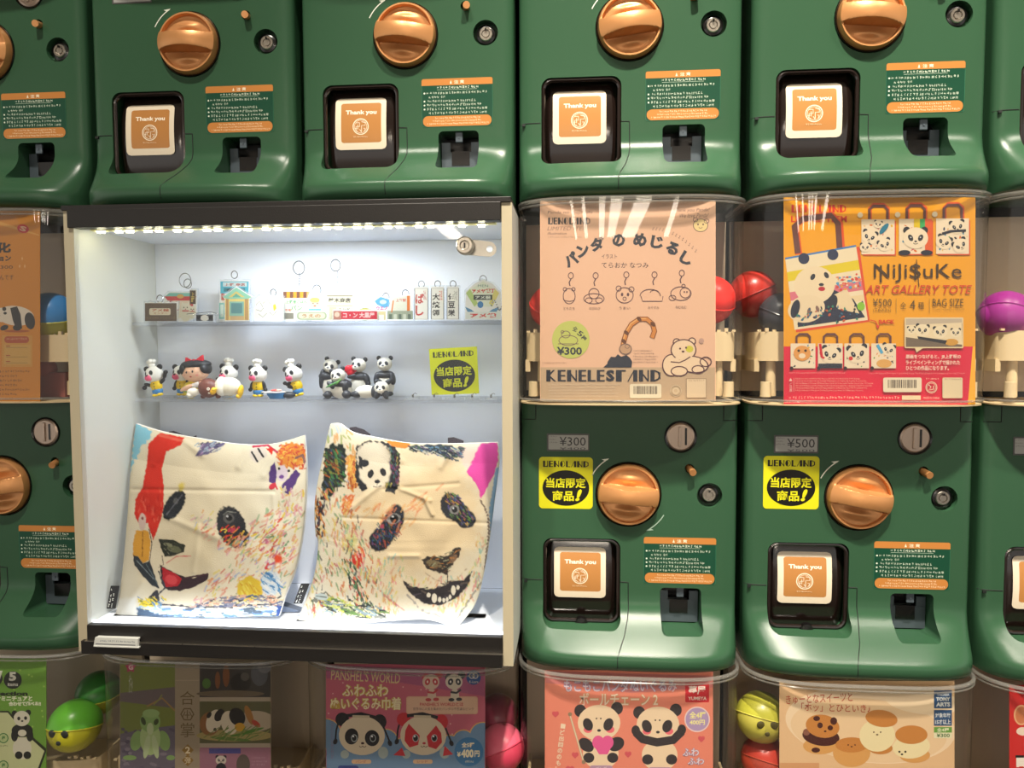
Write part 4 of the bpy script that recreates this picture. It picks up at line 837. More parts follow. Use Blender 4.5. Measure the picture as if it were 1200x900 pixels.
def draw_red(p):
    p.rect(1183, 803, 1420, 1010, 'cf2a28'); p.ell(1197, 838, 9, 12, 'e8b080'); p.ell(1197, 838, 7, 10, 'cf7c50'); p.ell(1199, 857, 8, 5, 'f0dcc8'); p.text('目', 1191, 887, 1203, 899, 'f4ece0', .08); p.rect(1190, 885, 1200, 888, '1c1a1a')
poster(1183, 803, 1410, 1010, 'cf2a28', 'red poster cut off at the right edge of the bottom row', draw_red, Y=-.030)

# ---------------------------------------------------------------- capsules inside the globes
def capsule(px, py, Y, r, top, low, label, row=None, face=False):
    c = at(px, py, Y); t = empty('capsule', (c[0], c[1], c[2]-r), label, 'capsule', 'toy capsules in the globes')
    rt = Matrix.Translation((0, 0, r)) @ Matrix.Rotation(math.radians(random.uniform(-25, 25)), 4, 'Y') @ Matrix.Rotation(math.radians(random.uniform(-30, 30)), 4, 'X')
    MB().ball((0, 0, 0), r, top, rt, 28, 9, -.02, 1).build('upper_shell', 'gloss', t)
    lo = MB().ball((0, 0, 0), r*.985, low, rt, 28, 9, -1, .02).build('lower_shell', 'gloss', t)
    MB().lathe([(r*.99, -.0012), (r*1.02, 0), (r*.99, .0012)], mtx=rt, c=low).build('seam_ring', 'gloss', t)
    if face:
        f = MB(); k = face
        for dx, dz, s_ in ((-.25, .15, .16), (.25, .15, .16), (0, -.2, .1)):
            f.ball((dx*r, -r*math.sqrt(1-dx*dx-dz*dz)+.0005, r+dz*r), (s_*r, .0012, s_*r), k, seg=12, rings=6)
        f.build('printed_mark', 'gloss', t)['kind'] = 'stuff'
    return t
capsule(60, 372, .005, .033, '2f7fc4', 'b8b83c', 'blue and yellow capsule right of the orange panda poster')
capsule(646, 360, .010, .028, 'd83a34', 'd83a34', 'red capsule at the left side behind the pale peach poster')
capsule(833, 352, .008, .030, 'ee2f28', 'ee2f28', 'bright red capsule at the right side behind the pale peach poster')
capsule(882, 345, .035, .030, 'b8342c', 'a02c28', 'dark red capsule left of the orange and red tote poster')
capsule(916, 370, .006, .028, '33363c', '3a3c44', 'charcoal capsule left of the orange and red tote poster')
capsule(1178, 370, .010, .030, '8f2a80', 'a03890', 'magenta capsule at the right edge of the photo')
capsule(88, 850, -.010, .034, '5aa82c', 'b8b42c', 'green and yellow capsule right of the bright green poster', face='2c302c')
capsule(116, 812, .030, .030, '2f7a2c', 'a8a42c', 'darker green capsule higher up behind the green and yellow one')
capsule(588, 876, .0, .030, 'd86078', 'c84058', 'pink capsule right of the pink and blue pouch poster')
capsule(583, 838, .035, .028, '8c3048', '8c3048', 'dim crimson capsule above the pink one, under the display case')
capsule(892, 840, -.004, .031, 'aaa83a', 'b8b04a', 'mustard capsule with a small face left of the cream puff poster', face='4a4420')
capsule(896, 890, -.004, .029, 'b0392c', 'a8402c', 'red capsule at the bottom left of the cream puff poster')
b = MB(); bx = at(66, 440, .02); bp_ = empty('gift_box', (bx[0], .02, ZO-.574+.119), 'dusty pink folded box low in the leftmost globe', 'box')
MB().box(-.022, -.014, 0, .022, .014, .034, 'a05a52', b=.002).build('box_body', 'toy', bp_); MB().ball((-.008, -.006, .038), (.013, .010, .016), 'a8564c').build('heart_tuft', 'toy', bp_)

# ---------------------------------------------------------------- tote bags on the floor of the case
def hsh(x, y, s):
    return np.sin(x*.131*s+1.3*np.sin(y*.09*s)+s*2.1)+np.sin(y*.173*s+1.7*np.sin(x*.11*s+s))
class Paint:
    """colours of a printed cloth, worked out per vertex from its place in the print"""
    def __init__(s, x, y, base): s.x, s.y = x, y; s.c = np.tile(np.array(lin(base)), (len(x), 1)); s.n = 1
    def mixin(s, m, c): s.c += m[:, None]*(np.array(lin(c))-s.c)
    def ell(s, cx, cy, rx, ry, c, rot=0, rough=.06, soft=.06, op=1):
        a = math.radians(rot); dx, dy = s.x-cx, s.y-cy; u = (dx*math.cos(a)+dy*math.sin(a))/rx; v = (-dx*math.sin(a)+dy*math.cos(a))/ry
        s.n += .37; d = np.sqrt(u*u+v*v)+rough*hsh(s.x, s.y, 1.1+s.n % 1.7)*.5
        s.mixin(np.clip((1+soft-d)/(2*soft), 0, 1)*op, c); return s
    def poly(s, pts, c, soft=2, rough=1.5, op=1):
        P = np.array(pts, float); Q = np.roll(P, -1, 0); inside = np.zeros(len(s.x), bool); dist = np.full(len(s.x), 1e9)
        for (x1, y1), (x2, y2) in zip(P, Q):
            cond = ((y1 > s.y) != (y2 > s.y)) & (s.x < (x2-x1)*(s.y-y1)/((y2-y1) or 1e-9)+x1); inside ^= cond
            t = np.clip(((s.x-x1)*(x2-x1)+(s.y-y1)*(y2-y1))/((x2-x1)**2+(y2-y1)**2+1e-9), 0, 1)
            dist = np.minimum(dist, np.hypot(s.x-x1-t*(x2-x1), s.y-y1-t*(y2-y1)))
        s.n += .37; d = np.where(inside, dist, -dist)+rough*.5*hsh(s.x, s.y, 1.1+s.n % 1.7)
        s.mixin(np.clip(d/soft+.5, 0, 1)*op, c); return s
    def line(s, pts, w, c, rough=.8, soft=1.5, op=1):
        dist = np.full(len(s.x), 1e9)
        for (x1, y1), (x2, y2) in zip(pts[:-1], pts[1:]):
            t = np.clip(((s.x-x1)*(x2-x1)+(s.y-y1)*(y2-y1))/((x2-x1)**2+(y2-y1)**2+1e-9), 0, 1)
            dist = np.minimum(dist, np.hypot(s.x-x1-t*(x2-x1), s.y-y1-t*(y2-y1)))
        s.n += .37; d = w/2-dist+rough*.5*hsh(s.x, s.y, 1.3+s.n % 1.7)
        s.mixin(np.clip(d/soft+.5, 0, 1)*op, c); return s
    def dabs(s, poly, n, cols, l=(6, 22), w=(2, 5), ang=(0, 180), seed=1, op=.8):
        rg = random.Random(seed); xs = [p[0] for p in poly]; ys_ = [p[1] for p in poly]; k = 0
        while k < n:
            x, y = rg.uniform(min(xs), max(xs)), rg.uniform(min(ys_), max(ys_)); ins = False
            for (x1, y1), (x2, y2) in zip(poly, poly[1:]+poly[:1]):
                if ((y1 > y) != (y2 > y)) and x < (x2-x1)*(y-y1)/((y2-y1) or 1e-9)+x1: ins = not ins
            if not ins: continue
            k += 1; L = rg.uniform(*l); a = math.radians(rg.uniform(*ang)); wd = rg.uniform(*w)*1.45
            sel = (abs(s.x-x) < L) & (abs(s.y-y) < L); sub = s.x[sel], s.y[sel]
            c = rg.choice(cols); dx, dy = L/2*math.cos(a), L/2*math.sin(a)
            if not len(sub[0]): continue
            t = np.clip(((sub[0]-x+dx)*2*dx+(sub[1]-y+dy)*2*dy)/(L*L), 0, 1)
            d = wd/2-np.hypot(sub[0]-x+dx-t*2*dx, sub[1]-y+dy-t*2*dy)+.5*hsh(sub[0], sub[1], 2.3)
            m = np.clip(d/1.5+.5, 0, 1)*min(1, op+.15); s.c[sel] += m[:, None]*(np.array(lin(c))-s.c[sel])
        return s
def curve(pts, t):
    """smooth line through the points, t from 0 to 1"""
    P = np.array(pts, float); n = len(P)-1; d = np.r_[0, np.cumsum(np.hypot(*(P[1:]-P[:-1]).T))]; d /= d[-1]
    i = min(n-1, max(0, int(np.searchsorted(d, t)-1))); u = (t-d[i])/(d[i+1]-d[i]+1e-12)
    p0 = P[max(0, i-1)]; p1 = P[i]; p2 = P[i+1]; p3 = P[min(n, i+2)]
    return .5*((2*p1)+(-p0+p2)*u+(2*p0-5*p1+4*p2-p3)*u*u+(-p0+3*p1-3*p2+p3)*u**3)
def bag(top, bottom, left, right, sx, ox, oy, y_bot, y_top, paint, label, folds, N=250):
    tt = np.linspace(0, 1, N+1)
    tp = np.array([curve(top, t) for t in tt]); bt = np.array([curve(bottom, t) for t in tt]); lf = np.array([curve(left, t) for t in tt]); rt = np.array([curve(right, t) for t in tt])
    U, V = np.meshgrid(tt, tt)
    def coons(k):
        A = (1-V)*tp[:, k][None, :]+V*bt[:, k][None, :]+(1-U)*lf[:, k][:, None]+U*rt[:, k][:, None]
        return A-((1-U)*(1-V)*tp[0, k]+U*(1-V)*tp[-1, k]+(1-U)*V*bt[0, k]+U*V*bt[-1, k])
    X, Y = coons(0), coons(1)
    puff = (np.sin(PI*U)*np.sin(PI*V))**.55
    Ypl = y_top+(y_bot-y_top)*V; w = np.zeros_like(U)
    for (x1, y1, x2, y2, wd, h) in folds:
        t = np.clip(((X-x1)*(x2-x1)+(Y-y1)*(y2-y1))/((x2-x1)**2+(y2-y1)**2), 0, 1)
        d = np.hypot(X-x1-t*(x2-x1), Y-y1-t*(y2-y1)); w += h*np.exp(-(d/wd)**2)
    w += .0006*(hsh(X*.25, Y*.25, 1.1))*(np.sin(PI*U)*np.sin(PI*V))**.2
    YW = Ypl-.020*puff-w; base = at(ox+bt[N//2][0]*sx, oy+bt[N//2][1]*sx, y_bot)
    pxx, pyy = ox+X*sx, oy+Y*sx
    d = np.stack([(pxx-600)/FPX, np.ones_like(pxx), -(pyy-450)/FPX], -1) @ CM.T
    Pt = CP+d*((YW-CP[1])/d[..., 1])[..., None]; Pt[..., 2] += ZO
    o = np.array([base[0], y_bot, ZO-.7215])
    root = empty('tote_bag', tuple(o), label, 'tote bag', 'panda tote bags in the display case')
    V1 = (Pt-o).reshape(-1, 3); V1[:, 2] = np.maximum(V1[:, 2], .0006); n = N+1
    me = bpy.data.meshes.new('front_panel'); idx = np.arange(n*n).reshape(n, n)
    q4 = np.stack([idx[:-1, :-1], idx[1:, :-1], idx[1:, 1:], idx[:-1, 1:]], -1).reshape(-1, 4)
    me.from_pydata(V1.tolist(), [], q4.tolist()); me.update()
    pc = Paint(X.ravel(), Y.ravel(), 'f3ead2'); paint(pc)
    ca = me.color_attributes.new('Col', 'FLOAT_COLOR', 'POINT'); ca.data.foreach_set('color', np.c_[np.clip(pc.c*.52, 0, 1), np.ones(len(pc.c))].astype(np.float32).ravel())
    me.polygons.foreach_set('use_smooth', [True]*len(me.polygons)); me.materials.append(M['cloth'])
    link('front_panel', me, root)
    S = 5; bk = (Pt[::S, ::S]-o).copy(); pu = puff[::S, ::S]; bk[..., 1] = (Ypl[::S, ::S]-o[1])+.004+.006*pu; bk[..., 2] = np.maximum(bk[..., 2], .0005)
    m = bk.shape[0]; mb = MB(); mb.add(bk.reshape(-1, 3).tolist(), [(i*m+j, i*m+j+1, (i+1)*m+j+1, (i+1)*m+j) for i in range(m-1) for j in range(m-1)], 'cfd6e6')
    edge = [(0, j) for j in range(n)]+[(i, N) for i in range(1, n)]+[(N, j) for j in range(N-1, -1, -1)]+[(i, 0) for i in range(N-1, 0, -1)]
    e1 = [Pt[a]-o for a in edge[::S]]; e1 = [Vector((p[0], p[1], max(p[2], .0006))) for p in e1]
    ks = len(e1); mb.add([tuple(p) for p in e1]+[(p.x, p.y+.005, p.z) for p in e1], [(i, (i+1) % ks, (i+1) % ks+ks, i+ks) for i in range(ks)], 'e2e0da')
    mb.build('back_panel', 'cloth', root)
    return root, lambda x, y, Yw: Vector(at(ox+x*sx, oy+y*sx, Yw))-Vector(o)
R_, BK, YE, OR, BL, GR, PK, PU = 'e0301f', '2c2c33', 'ecd23c', 'e88a3c', '5a8ec0', '6fa860', 'e87a94', '6a4c90'
def paint1(p):
    p.ell(420, 400, 200, 330, 'efe0c0', 0, .1, .5); p.poly([(335, 500), (420, 420), (520, 480), (510, 640), (380, 640)], 'e2d2ae', 60, 10, .6)
    p.poly([(230, 70), (300, 110), (250, 170), (215, 260), (225, 170)], '8fd0e6', 4, 6); p.poly([(190, 480), (240, 440), (240, 700), (150, 760)], 'efe6d0', 20, 8, .8)
    p.poly([(322, 112), (408, 128), (395, 155), (345, 178), (328, 240), (336, 300), (334, 380), (322, 430), (298, 490), (280, 430), (248, 430), (232, 400), (236, 345), (262, 300), (276, 220), (282, 150)], R_)
    p.line([(322, 120), (400, 140)], 10, 'f08068', op=.5); p.dabs([(240, 310), (330, 310), (325, 420), (240, 420)], 40, ['f04a34', 'c01c1c', 'f46a50'], (6, 18), (2, 4), (70, 110), 5, .6)
    p.ell(260, 424, 13, 30, 'e4c8bc', 0); p.ell(261, 412, 4, 5, '8a3a3a')
    p.poly([(238, 455), (282, 455), (290, 500), (284, 560), (262, 570), (244, 545), (228, 548), (228, 495)], 'e8a83c'); p.line([(262, 460), (260, 545)], 3, '8a5a20'); p.line([(284, 450), (294, 500), (286, 560)], 3, '4a3020')
    p.poly([(228, 540), (246, 546), (262, 572), (286, 560), (300, 600), (320, 660), (296, 650), (258, 610), (232, 575)], '343c44'); p.line([(240, 560), (300, 625)], 3, '8a949a'); p.line([(275, 575), (312, 640)], 3, '6a7a80')
    p.ell(372, 366, 30, 58, '24282e', 32); p.ell(392, 335, 15, 22, '24282e', 20); p.ell(378, 352, 9, 11, '5c5c5c', 0); p.ell(398, 300, 10, 14, YE, 20, .2, .4, .8); p.line([(345, 400), (400, 330)], 3, '70707a')
    p.ell(573, 440, 50, 72, '2c2e33', -18); p.ell(600, 480, 36, 42, '2c2e33', -10); p.ell(564, 412, 19, 18, '5c5a58'); p.ell(566, 411, 11, 11, '17181a'); p.ell(560, 405, 4, 4, 'c8c8c8')
    p.line([(545, 400), (560, 388), (590, 392)], 3, '9a9a90', op=.8); p.dabs([(530, 440), (600, 440), (640, 490), (560, 520)], 50, [OR, R_, 'c83a5a', '2c2c33', 'e8c84a'], (6, 20), (2, 4), (120, 170), 7)
    p.poly([(318, 485), (370, 488), (414, 508), (405, 530), (360, 548), (338, 545), (325, 515)], '2e3228'); p.ell(372, 520, 26, 12, '6a6c50', 15); p.ell(352, 505, 18, 6, '8a8a6c', 10); p.dabs([(320, 490), (400, 505), (350, 545)], 12, ['8a8a70', '1c1f1a'], (6, 14), (1, 2), (0, 60), 3)
    p.line([(330, 545), (335, 575), (318, 585)], 3, '6a5a54'); p.line([(345, 570), (380, 546), (430, 545)], 4, 'd84a5a', op=.8)
    p.poly([(322, 575), (345, 590), (400, 615), (440, 622), (495, 605), (490, 628), (440, 655), (390, 668), (350, 665), (328, 640)], '3c2830'); p.poly([(330, 585), (375, 605), (400, 625), (385, 650), (345, 655), (332, 625)], 'c02430'); p.ell(362, 628, 22, 16, 'e04a50', 20); p.line([(410, 622), (490, 608)], 6, '4a2a34')
    p.line([(318, 600), (340, 655), (300, 700), (330, 715), (460, 725), (720, 715)], 6, '4a4a54', 2); p.line([(290, 690), (310, 670), (315, 700)], 12, '3c3c44')
    p.poly([(250, 700), (300, 695), (320, 715), (280, 735), (255, 725)], YE, 5, 8); p.dabs([(250, 690), (340, 690), (330, 730), (250, 730)], 30, ['4a4a54', YE, '8a8a3c', BL], (8, 20), (2, 4), (0, 60), 12)
    reg = [(430, 400), (500, 380), (540, 520), (700, 380), (800, 300), (830, 400), (790, 600), (740, 700), (500, 715), (440, 700), (520, 600), (600, 560), (450, 470)]
    p.dabs(reg, 420, ['f0b8a0', 'e88a70', 'ecd86a', 'e8a0b8', 'f0c8a8', 'd85a50', '88b888', 'a8b8d8', 'f0e0c0', 'e89a4a'], (8, 26), (2, 5), (100, 160), 2, .55)
    p.dabs([(640, 440), (760, 400), (800, 560), (700, 600)], 70, [PK, YE, 'c86a8a', '6aa070', R_, 'e8a04a'], (6, 20), (2, 5), (110, 170), 9, .7); p.ell(738, 555, 14, 16, 'e8502c', 0, .2, .3)
    p.ell(638, 662, 44, 46, 'e6c43c', 10, .08); p.dabs([(605, 630), (680, 630), (670, 700), (605, 700)], 26, ['f0e060', 'd8a02c'], (10, 24), (3, 5), (40, 80), 8, .6); p.ell(712, 640, 34, 42, 'd4e4f0', 0, .08); p.dabs([(680, 605), (745, 605), (745, 685), (685, 685)], 34, ['5a9ccc', '3f7fb8', 'f4f4f0'], (12, 28), (2, 4), (20, 60), 4)
    p.dabs([(480, 700), (620, 680), (760, 690), (740, 725), (420, 725)], 150, ['4a4a54', '8a8a9c', 'e8b090', 'c8a8a0', '5c6a8a', 'e8d8b0'], (10, 26), (2, 5), (-30, 20), 14, .8)
    p.poly([(240, 722), (330, 728), (500, 742), (740, 722), (745, 760), (360, 775), (240, 775)], 'a8c8e4', 8, 6); p.dabs([(240, 730), (740, 728), (740, 755), (350, 768)], 90, ['e4eef4', '6a8ab8', '5c6a78', 'f0e0a8', 'c8dcec'], (14, 40), (3, 7), (-8, 8), 15, .8)
    p.poly([(240, 725), (280, 735), (350, 762), (240, 775)], '4c6078', 4, 4); p.poly([(735, 715), (770, 730), (760, 760), (732, 757)], '3f5a9c', 3, 3)
    p.poly([(150, 700), (235, 690), (240, 740), (220, 790), (150, 790)], 'f6f4ea', 10, 4)
    # leaf and raccoon-like dog at the top right
    p.poly([(445, 195), (470, 155), (530, 135), (552, 150), (520, 178), (470, 192)], '6c6488'); p.dabs([(450, 150), (550, 140), (530, 175), (460, 190)], 34, ['9ab0c0', '3c3c5c', 'a88ab0', 'd8d8c8'], (8, 22), (2, 4), (-40, -10), 16); p.line([(520, 135), (640, 150)], 8, 'e4e29a', op=.7)
    p.ell(785, 190, 52, 44, 'e8923c', 0, .1); p.dabs([(740, 150), (835, 150), (835, 240), (740, 240)], 80, ['e86a2c', 'f0b04a', 'd8583c', 'f0d060', 'c83c3c'], (6, 16), (2, 4), (0, 180), 17)
    p.poly([(636, 170), (690, 160), (700, 190), (660, 218), (640, 200)], 'e8dcd0'); p.line([(645, 180), (665, 212)], 7, BK); p.line([(668, 168), (686, 196)], 7, BK); p.line([(650, 160), (700, 155), (735, 180)], 8, 'c83c5a'); p.poly([(695, 165), (722, 165), (715, 190)], R_)
    p.poly([(712, 230), (726, 215), (735, 260), (728, 290), (705, 285), (705, 255)], '5a3c80'); p.poly([(755, 320), (750, 295), (775, 270), (800, 240), (815, 255), (800, 290), (775, 328)], '5a3c80'); p.ell(752, 255, 20, 28, 'e8d8e4', 0); p.ell(750, 266, 9, 7, '7a4c9c'); p.ell(741, 238, 4, 5, '1c1a20'); p.ell(775, 245, 5, 5, '1c1a20'); p.ell(718, 300, 14, 10, 'd8384a', -30); p.line([(726, 288), (735, 310)], 5, 'd8384a')
    p.line([(800, 200), (825, 190), (830, 215)], 8, '6a5468', op=.8); p.dabs([(740, 290), (830, 320), (820, 420), (740, 400)], 46, ['ecdcc0', 'e8a8b8', YE, 'd8d0b0'], (8, 20), (3, 5), (60, 120), 18, .7)
def paint2(p):
    p.ell(440, 400, 250, 330, 'f0dcb8', 0, .1, .4); p.poly([(240, 360), (340, 320), (600, 200), (700, 350), (700, 500), (560, 560), (440, 600), (300, 430)], 'ecd2a6', 60, 10, .8)
    p.dabs([(150, 90), (250, 90), (260, 300), (150, 300)], 60, ['e8e0c8', 'a8b870', 'e8b070', 'c8d8e0'], (10, 30), (3, 7), (40, 100), 1, .7)
    p.poly([(152, 170), (180, 150), (215, 155), (230, 190), (226, 260), (200, 310), (160, 350), (132, 345), (150, 260)], '26302c', 4, 6); p.dabs([(155, 175), (225, 175), (220, 290), (140, 340)], 130, ['1a1e20', '3c6a3c', '5a3c2c', '8a8a3c', '3c4c6a', 'b8602c', '4a8a50'], (8, 24), (1.5, 3.5), (20, 80), 2)
    p.poly([(226, 190), (262, 185), (268, 300), (250, 320), (232, 280)], 'e09a48', 4, 5); p.dabs([(228, 190), (262, 190), (262, 310), (232, 310)], 30, ['d8602c', 'e8c060', 'a84a2c'], (8, 20), (2, 4), (70, 110), 3)
    p.poly([(262, 160), (300, 138), (360, 142), (400, 160), (416, 190), (412, 300), (398, 325), (366, 318), (362, 280), (300, 285), (302, 310), (280, 318), (258, 270)], '2a2b30', 3, 3)
    p.dabs([(365, 160), (412, 180), (412, 300), (368, 310)], 80, ['4a3c6a', '8a3c5a', '3c6a6a', 'b8a85a', '1a1a1e', '5c7a4a'], (6, 16), (1.5, 3), (60, 120), 4)
    p.ell(322, 195, 60, 52, 'e8dcc4', 0); p.ell(328, 250, 54, 55, 'efe2c8', 0); p.poly([(270, 190), (282, 200), (284, 240), (272, 232)], '2a2b30'); p.ell(292, 218, 15, 13, '2a2b30', 0)
    p.ell(313, 256, 10, 15, '2a2b30', 20); p.ell(357, 250, 10, 15, '2a2b30', -25); p.ell(336, 283, 10, 7, '2a2b30'); p.line([(336, 288), (336, 300)], 2.5, '2a2b30'); p.line([(322, 300), (336, 302), (350, 298)], 3, '7a6a60')
    p.poly([(362, 138), (450, 145), (455, 158), (430, 168), (388, 158)], 'e08a34', 3, 2); p.poly([(448, 158), (560, 152), (640, 165), (638, 190), (600, 200), (540, 182), (450, 172)], '33404c', 4, 5); p.dabs([(455, 155), (640, 165), (630, 215), (590, 205), (450, 172)], 140, ['1e242c', '5a80a0', '3c5a4a', '7a6a8a', 'c8c8b8', '2c3c5c'], (8, 24), (1.5, 3.5), (0, 40), 5)
    p.poly([(698, 150), (760, 145), (762, 210), (745, 260), (700, 348), (690, 300), (650, 248)], 'ea4fae', 3, 2); p.poly([(650, 150), (700, 150), (655, 240), (632, 220), (640, 180)], 'f0d8d0', 5, 4, .8); p.poly([(752, 240), (765, 230), (752, 400), (735, 480), (730, 380)], '8fb8d8', 3, 2); p.line([(700, 350), (725, 400), (728, 460), (715, 600)], 6, '5a3c3c', 3, op=.8)
    p.ell(396, 420, 33, 58, '2a2c34', 12); p.ell(345, 488, 36, 42, '2a2c34', 20); p.poly([(365, 400), (430, 420), (380, 510), (320, 500)], '2a2c34', 5, 3)
    p.dabs([(350, 400), (425, 400), (420, 470), (340, 530), (315, 500)], 130, ['1c1d24', '4a3c6a', '3c6a6a', '8a3c5a', '5a6a3c', 'b85a3c', '34508a'], (6, 18), (1.5, 3), (30, 110), 6, .75); p.ell(394, 413, 25, 19, '8c8a88', -10, .05); p.ell(396, 414, 15, 15, '16171a'); p.ell(390, 406, 4, 4, 'd8d8d8'); p.line([(366, 408), (380, 394), (404, 392), (424, 404)], 3.5, '17181a'); p.ell(352, 440, 8, 8, 'c83c5a', 0, .2, .3, .7)
    p.ell(598, 370, 38, 48, '2a2c34', -20); p.ell(648, 415, 34, 32, '2a2c34', 20); p.poly([(575, 330), (630, 345), (680, 410), (655, 445), (600, 420)], '2a2c34', 5, 3); p.dabs([(575, 325), (625, 330), (680, 410), (650, 440), (595, 410)], 110, ['1c1d24', '4a6a3c', '6a9a4a', '5a4c8a', '8a4c6a', '3c508a', 'b88a3c'], (6, 18), (1.5, 3), (30, 80), 7, .75); p.ell(608, 382, 17, 16, '8c8a88'); p.ell(608, 382, 10, 11, '16171a'); p.ell(604, 377, 3.5, 3.5, 'd8d8d8')
    p.ell(270, 548, 24, 36, 'e23a2c', 0, .06); p.poly([(250, 560), (292, 560), (270, 592)], 'e23a2c'); p.ell(262, 530, 8, 14, 'f07a60', 10, .1, .3, .7); p.ell(245, 500, 26, 40, 'd8d27a', 0, .15, .3, .7)
    left = [(130, 300), (230, 330), (300, 480), (330, 600), (420, 740), (100, 760), (80, 740), (130, 560), (115, 420)]
    p.dabs(left, 420, ['e8c070', 'ecd86a', 'd8804a', '6a9a6a', '4a4a54', 'f0e0b8', 'c85a4a', 'a8c890', 'e8a0a0', 'e89a5a', 'f2e6c4', '8ac0b0'], (8, 30), (2, 5), (50, 110), 10, .6)
    p.dabs([(118, 340), (150, 350), (150, 470), (118, 480)], 50, ['2c2c33', '5a3c2c', 'c8602c', '3c3c5a', 'e8a04a'], (10, 24), (3, 5), (60, 110), 11)
    p.dabs([(210, 560), (250, 560), (300, 690), (340, 740), (260, 720)], 70, ['3c6a50', '5a8a5a', '2c3c3c', 'c83c3c', 'e87a5a', '3c4c4a'], (8, 24), (2, 4), (50, 90), 12)
    mid = [(330, 560), (420, 540), (460, 680), (560, 740), (640, 740), (700, 640), (720, 480), (680, 460), (690, 560), (640, 620), (400, 620), (420, 760), (350, 740)]
    p.dabs(mid, 300, ['f0e0b8', 'ecd86a', 'e8b090', 'b8d090', 'e8c090', 'f0e8d0', 'e0a060', '9ac8b8', 'e88a8a'], (8, 26), (2, 5), (60, 130), 13, .55)
    p.line([(300, 600), (340, 660), (380, 700), (430, 735)], 4, 'd8485a', 4, op=.6); p.line([(440, 680), (500, 740), (600, 770)], 5, '6a6a74', 4, op=.6); p.line([(700, 640), (660, 700), (620, 760)], 5, '5a5a64', 4, op=.6)
    p.line([(115, 700), (150, 680), (165, 710), (200, 730), (280, 750), (360, 760)], 16, '4a5450', 6, op=.8); p.dabs([(130, 680), (250, 700), (380, 740), (300, 765), (160, 740)], 110, ['3c4640', '6a8a4a', 'e8e0a8', '8aa0a8', 'c8d05a', '2c3434'], (12, 34), (2, 5), (0, 40), 14, .8); p.ell(140, 688, 24, 12, 'c8d4d0', 10, .1); p.line([(122, 685), (158, 690)], 2.5, '3c4640')
    p.poly([(60, 775), (300, 770), (500, 760), (640, 790), (60, 800)], 'f4f0dc', 10, 4, .8); p.dabs([(250, 380), (480, 330), (560, 300), (440, 460)], 50, ['f0a85a', 'e88a5a', 'f0c080'], (12, 34), (3, 6), (110, 150), 15, .35)
    p.dabs([(215, 340), (260, 330), (250, 410), (215, 400)], 40, ['e8803c', 'd8583c', 'e8b05a'], (10, 24), (2, 4), (100, 150), 16, .7)
def paint2_mouth(p):
    p.poly([(492, 560), (515, 545), (580, 545), (612, 515), (630, 515), (625, 545), (590, 590), (583, 610), (560, 605), (510, 590)], '332c28', 3, 3); p.ell(535, 572, 28, 13, '7a6a4a', 15, .1); p.ell(604, 555, 20, 9, '8a6a50', -50, .1); p.dabs([(495, 555), (625, 520), (585, 600), (520, 590)], 40, ['c8843c', '5a3c28', '1c1a18', '9a9a7a'], (8, 20), (1.5, 3), (-50, 20), 8, .7); p.line([(583, 600), (584, 640)], 4, '3a2c2c')
    p.poly([(425, 625), (450, 650), (520, 662), (575, 648), (590, 632), (640, 630), (668, 600), (660, 640), (620, 690), (560, 718), (500, 712), (455, 680), (430, 645)], '2e292d', 3, 2); p.dabs([(440, 645), (650, 640), (600, 700), (500, 705)], 26, ['1e1c20', '5a5058', '6a5c50', '2c2c34'], (10, 26), (2, 4), (-20, 30), 9, .7)
    for x, y, a, b in ((537, 693, 9, 17), (604, 665, 8, 17), (556, 698, 6, 9), (570, 700, 5, 8), (582, 697, 5, 8), (592, 688, 5, 8), (517, 682, 7, 8), (620, 655, 6, 8)): p.ell(x, y, a, b, 'efe4cc', 0, .04)
    p.line([(500, 600), (540, 628), (583, 640), (620, 622), (650, 590)], 2.5, 'b09a80', 2, op=.7)
def paint2_all(p): paint2(p); paint2_mouth(p)
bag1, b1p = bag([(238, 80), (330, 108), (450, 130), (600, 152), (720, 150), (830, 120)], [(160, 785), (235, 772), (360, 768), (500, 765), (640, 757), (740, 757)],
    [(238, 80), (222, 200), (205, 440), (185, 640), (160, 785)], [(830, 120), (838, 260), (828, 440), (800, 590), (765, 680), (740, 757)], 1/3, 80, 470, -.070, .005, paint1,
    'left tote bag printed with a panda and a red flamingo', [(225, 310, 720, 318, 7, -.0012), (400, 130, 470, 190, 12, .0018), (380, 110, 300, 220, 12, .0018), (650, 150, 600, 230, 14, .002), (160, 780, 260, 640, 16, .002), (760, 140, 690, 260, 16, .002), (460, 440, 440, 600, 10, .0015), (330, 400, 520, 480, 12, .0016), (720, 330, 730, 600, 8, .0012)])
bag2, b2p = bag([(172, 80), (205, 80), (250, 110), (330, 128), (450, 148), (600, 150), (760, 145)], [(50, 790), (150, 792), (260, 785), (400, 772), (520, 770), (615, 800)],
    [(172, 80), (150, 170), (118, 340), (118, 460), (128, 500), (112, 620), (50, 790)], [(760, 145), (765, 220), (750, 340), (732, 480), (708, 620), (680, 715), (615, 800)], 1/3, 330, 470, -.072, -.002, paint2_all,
    'right tote bag printed with a grinning panda and pink corner', [(210, 410, 740, 430, 6, -.001), (240, 380, 340, 300, 10, .0016), (400, 300, 520, 350, 8, .0018), (500, 340, 530, 400, 7, .003), (350, 140, 420, 210, 12, .0018), (600, 160, 560, 230, 12, .002), (100, 760, 260, 640, 16, .002), (380, 545, 480, 545, 8, .002), (360, 310, 620, 290, 7, -.0012)])
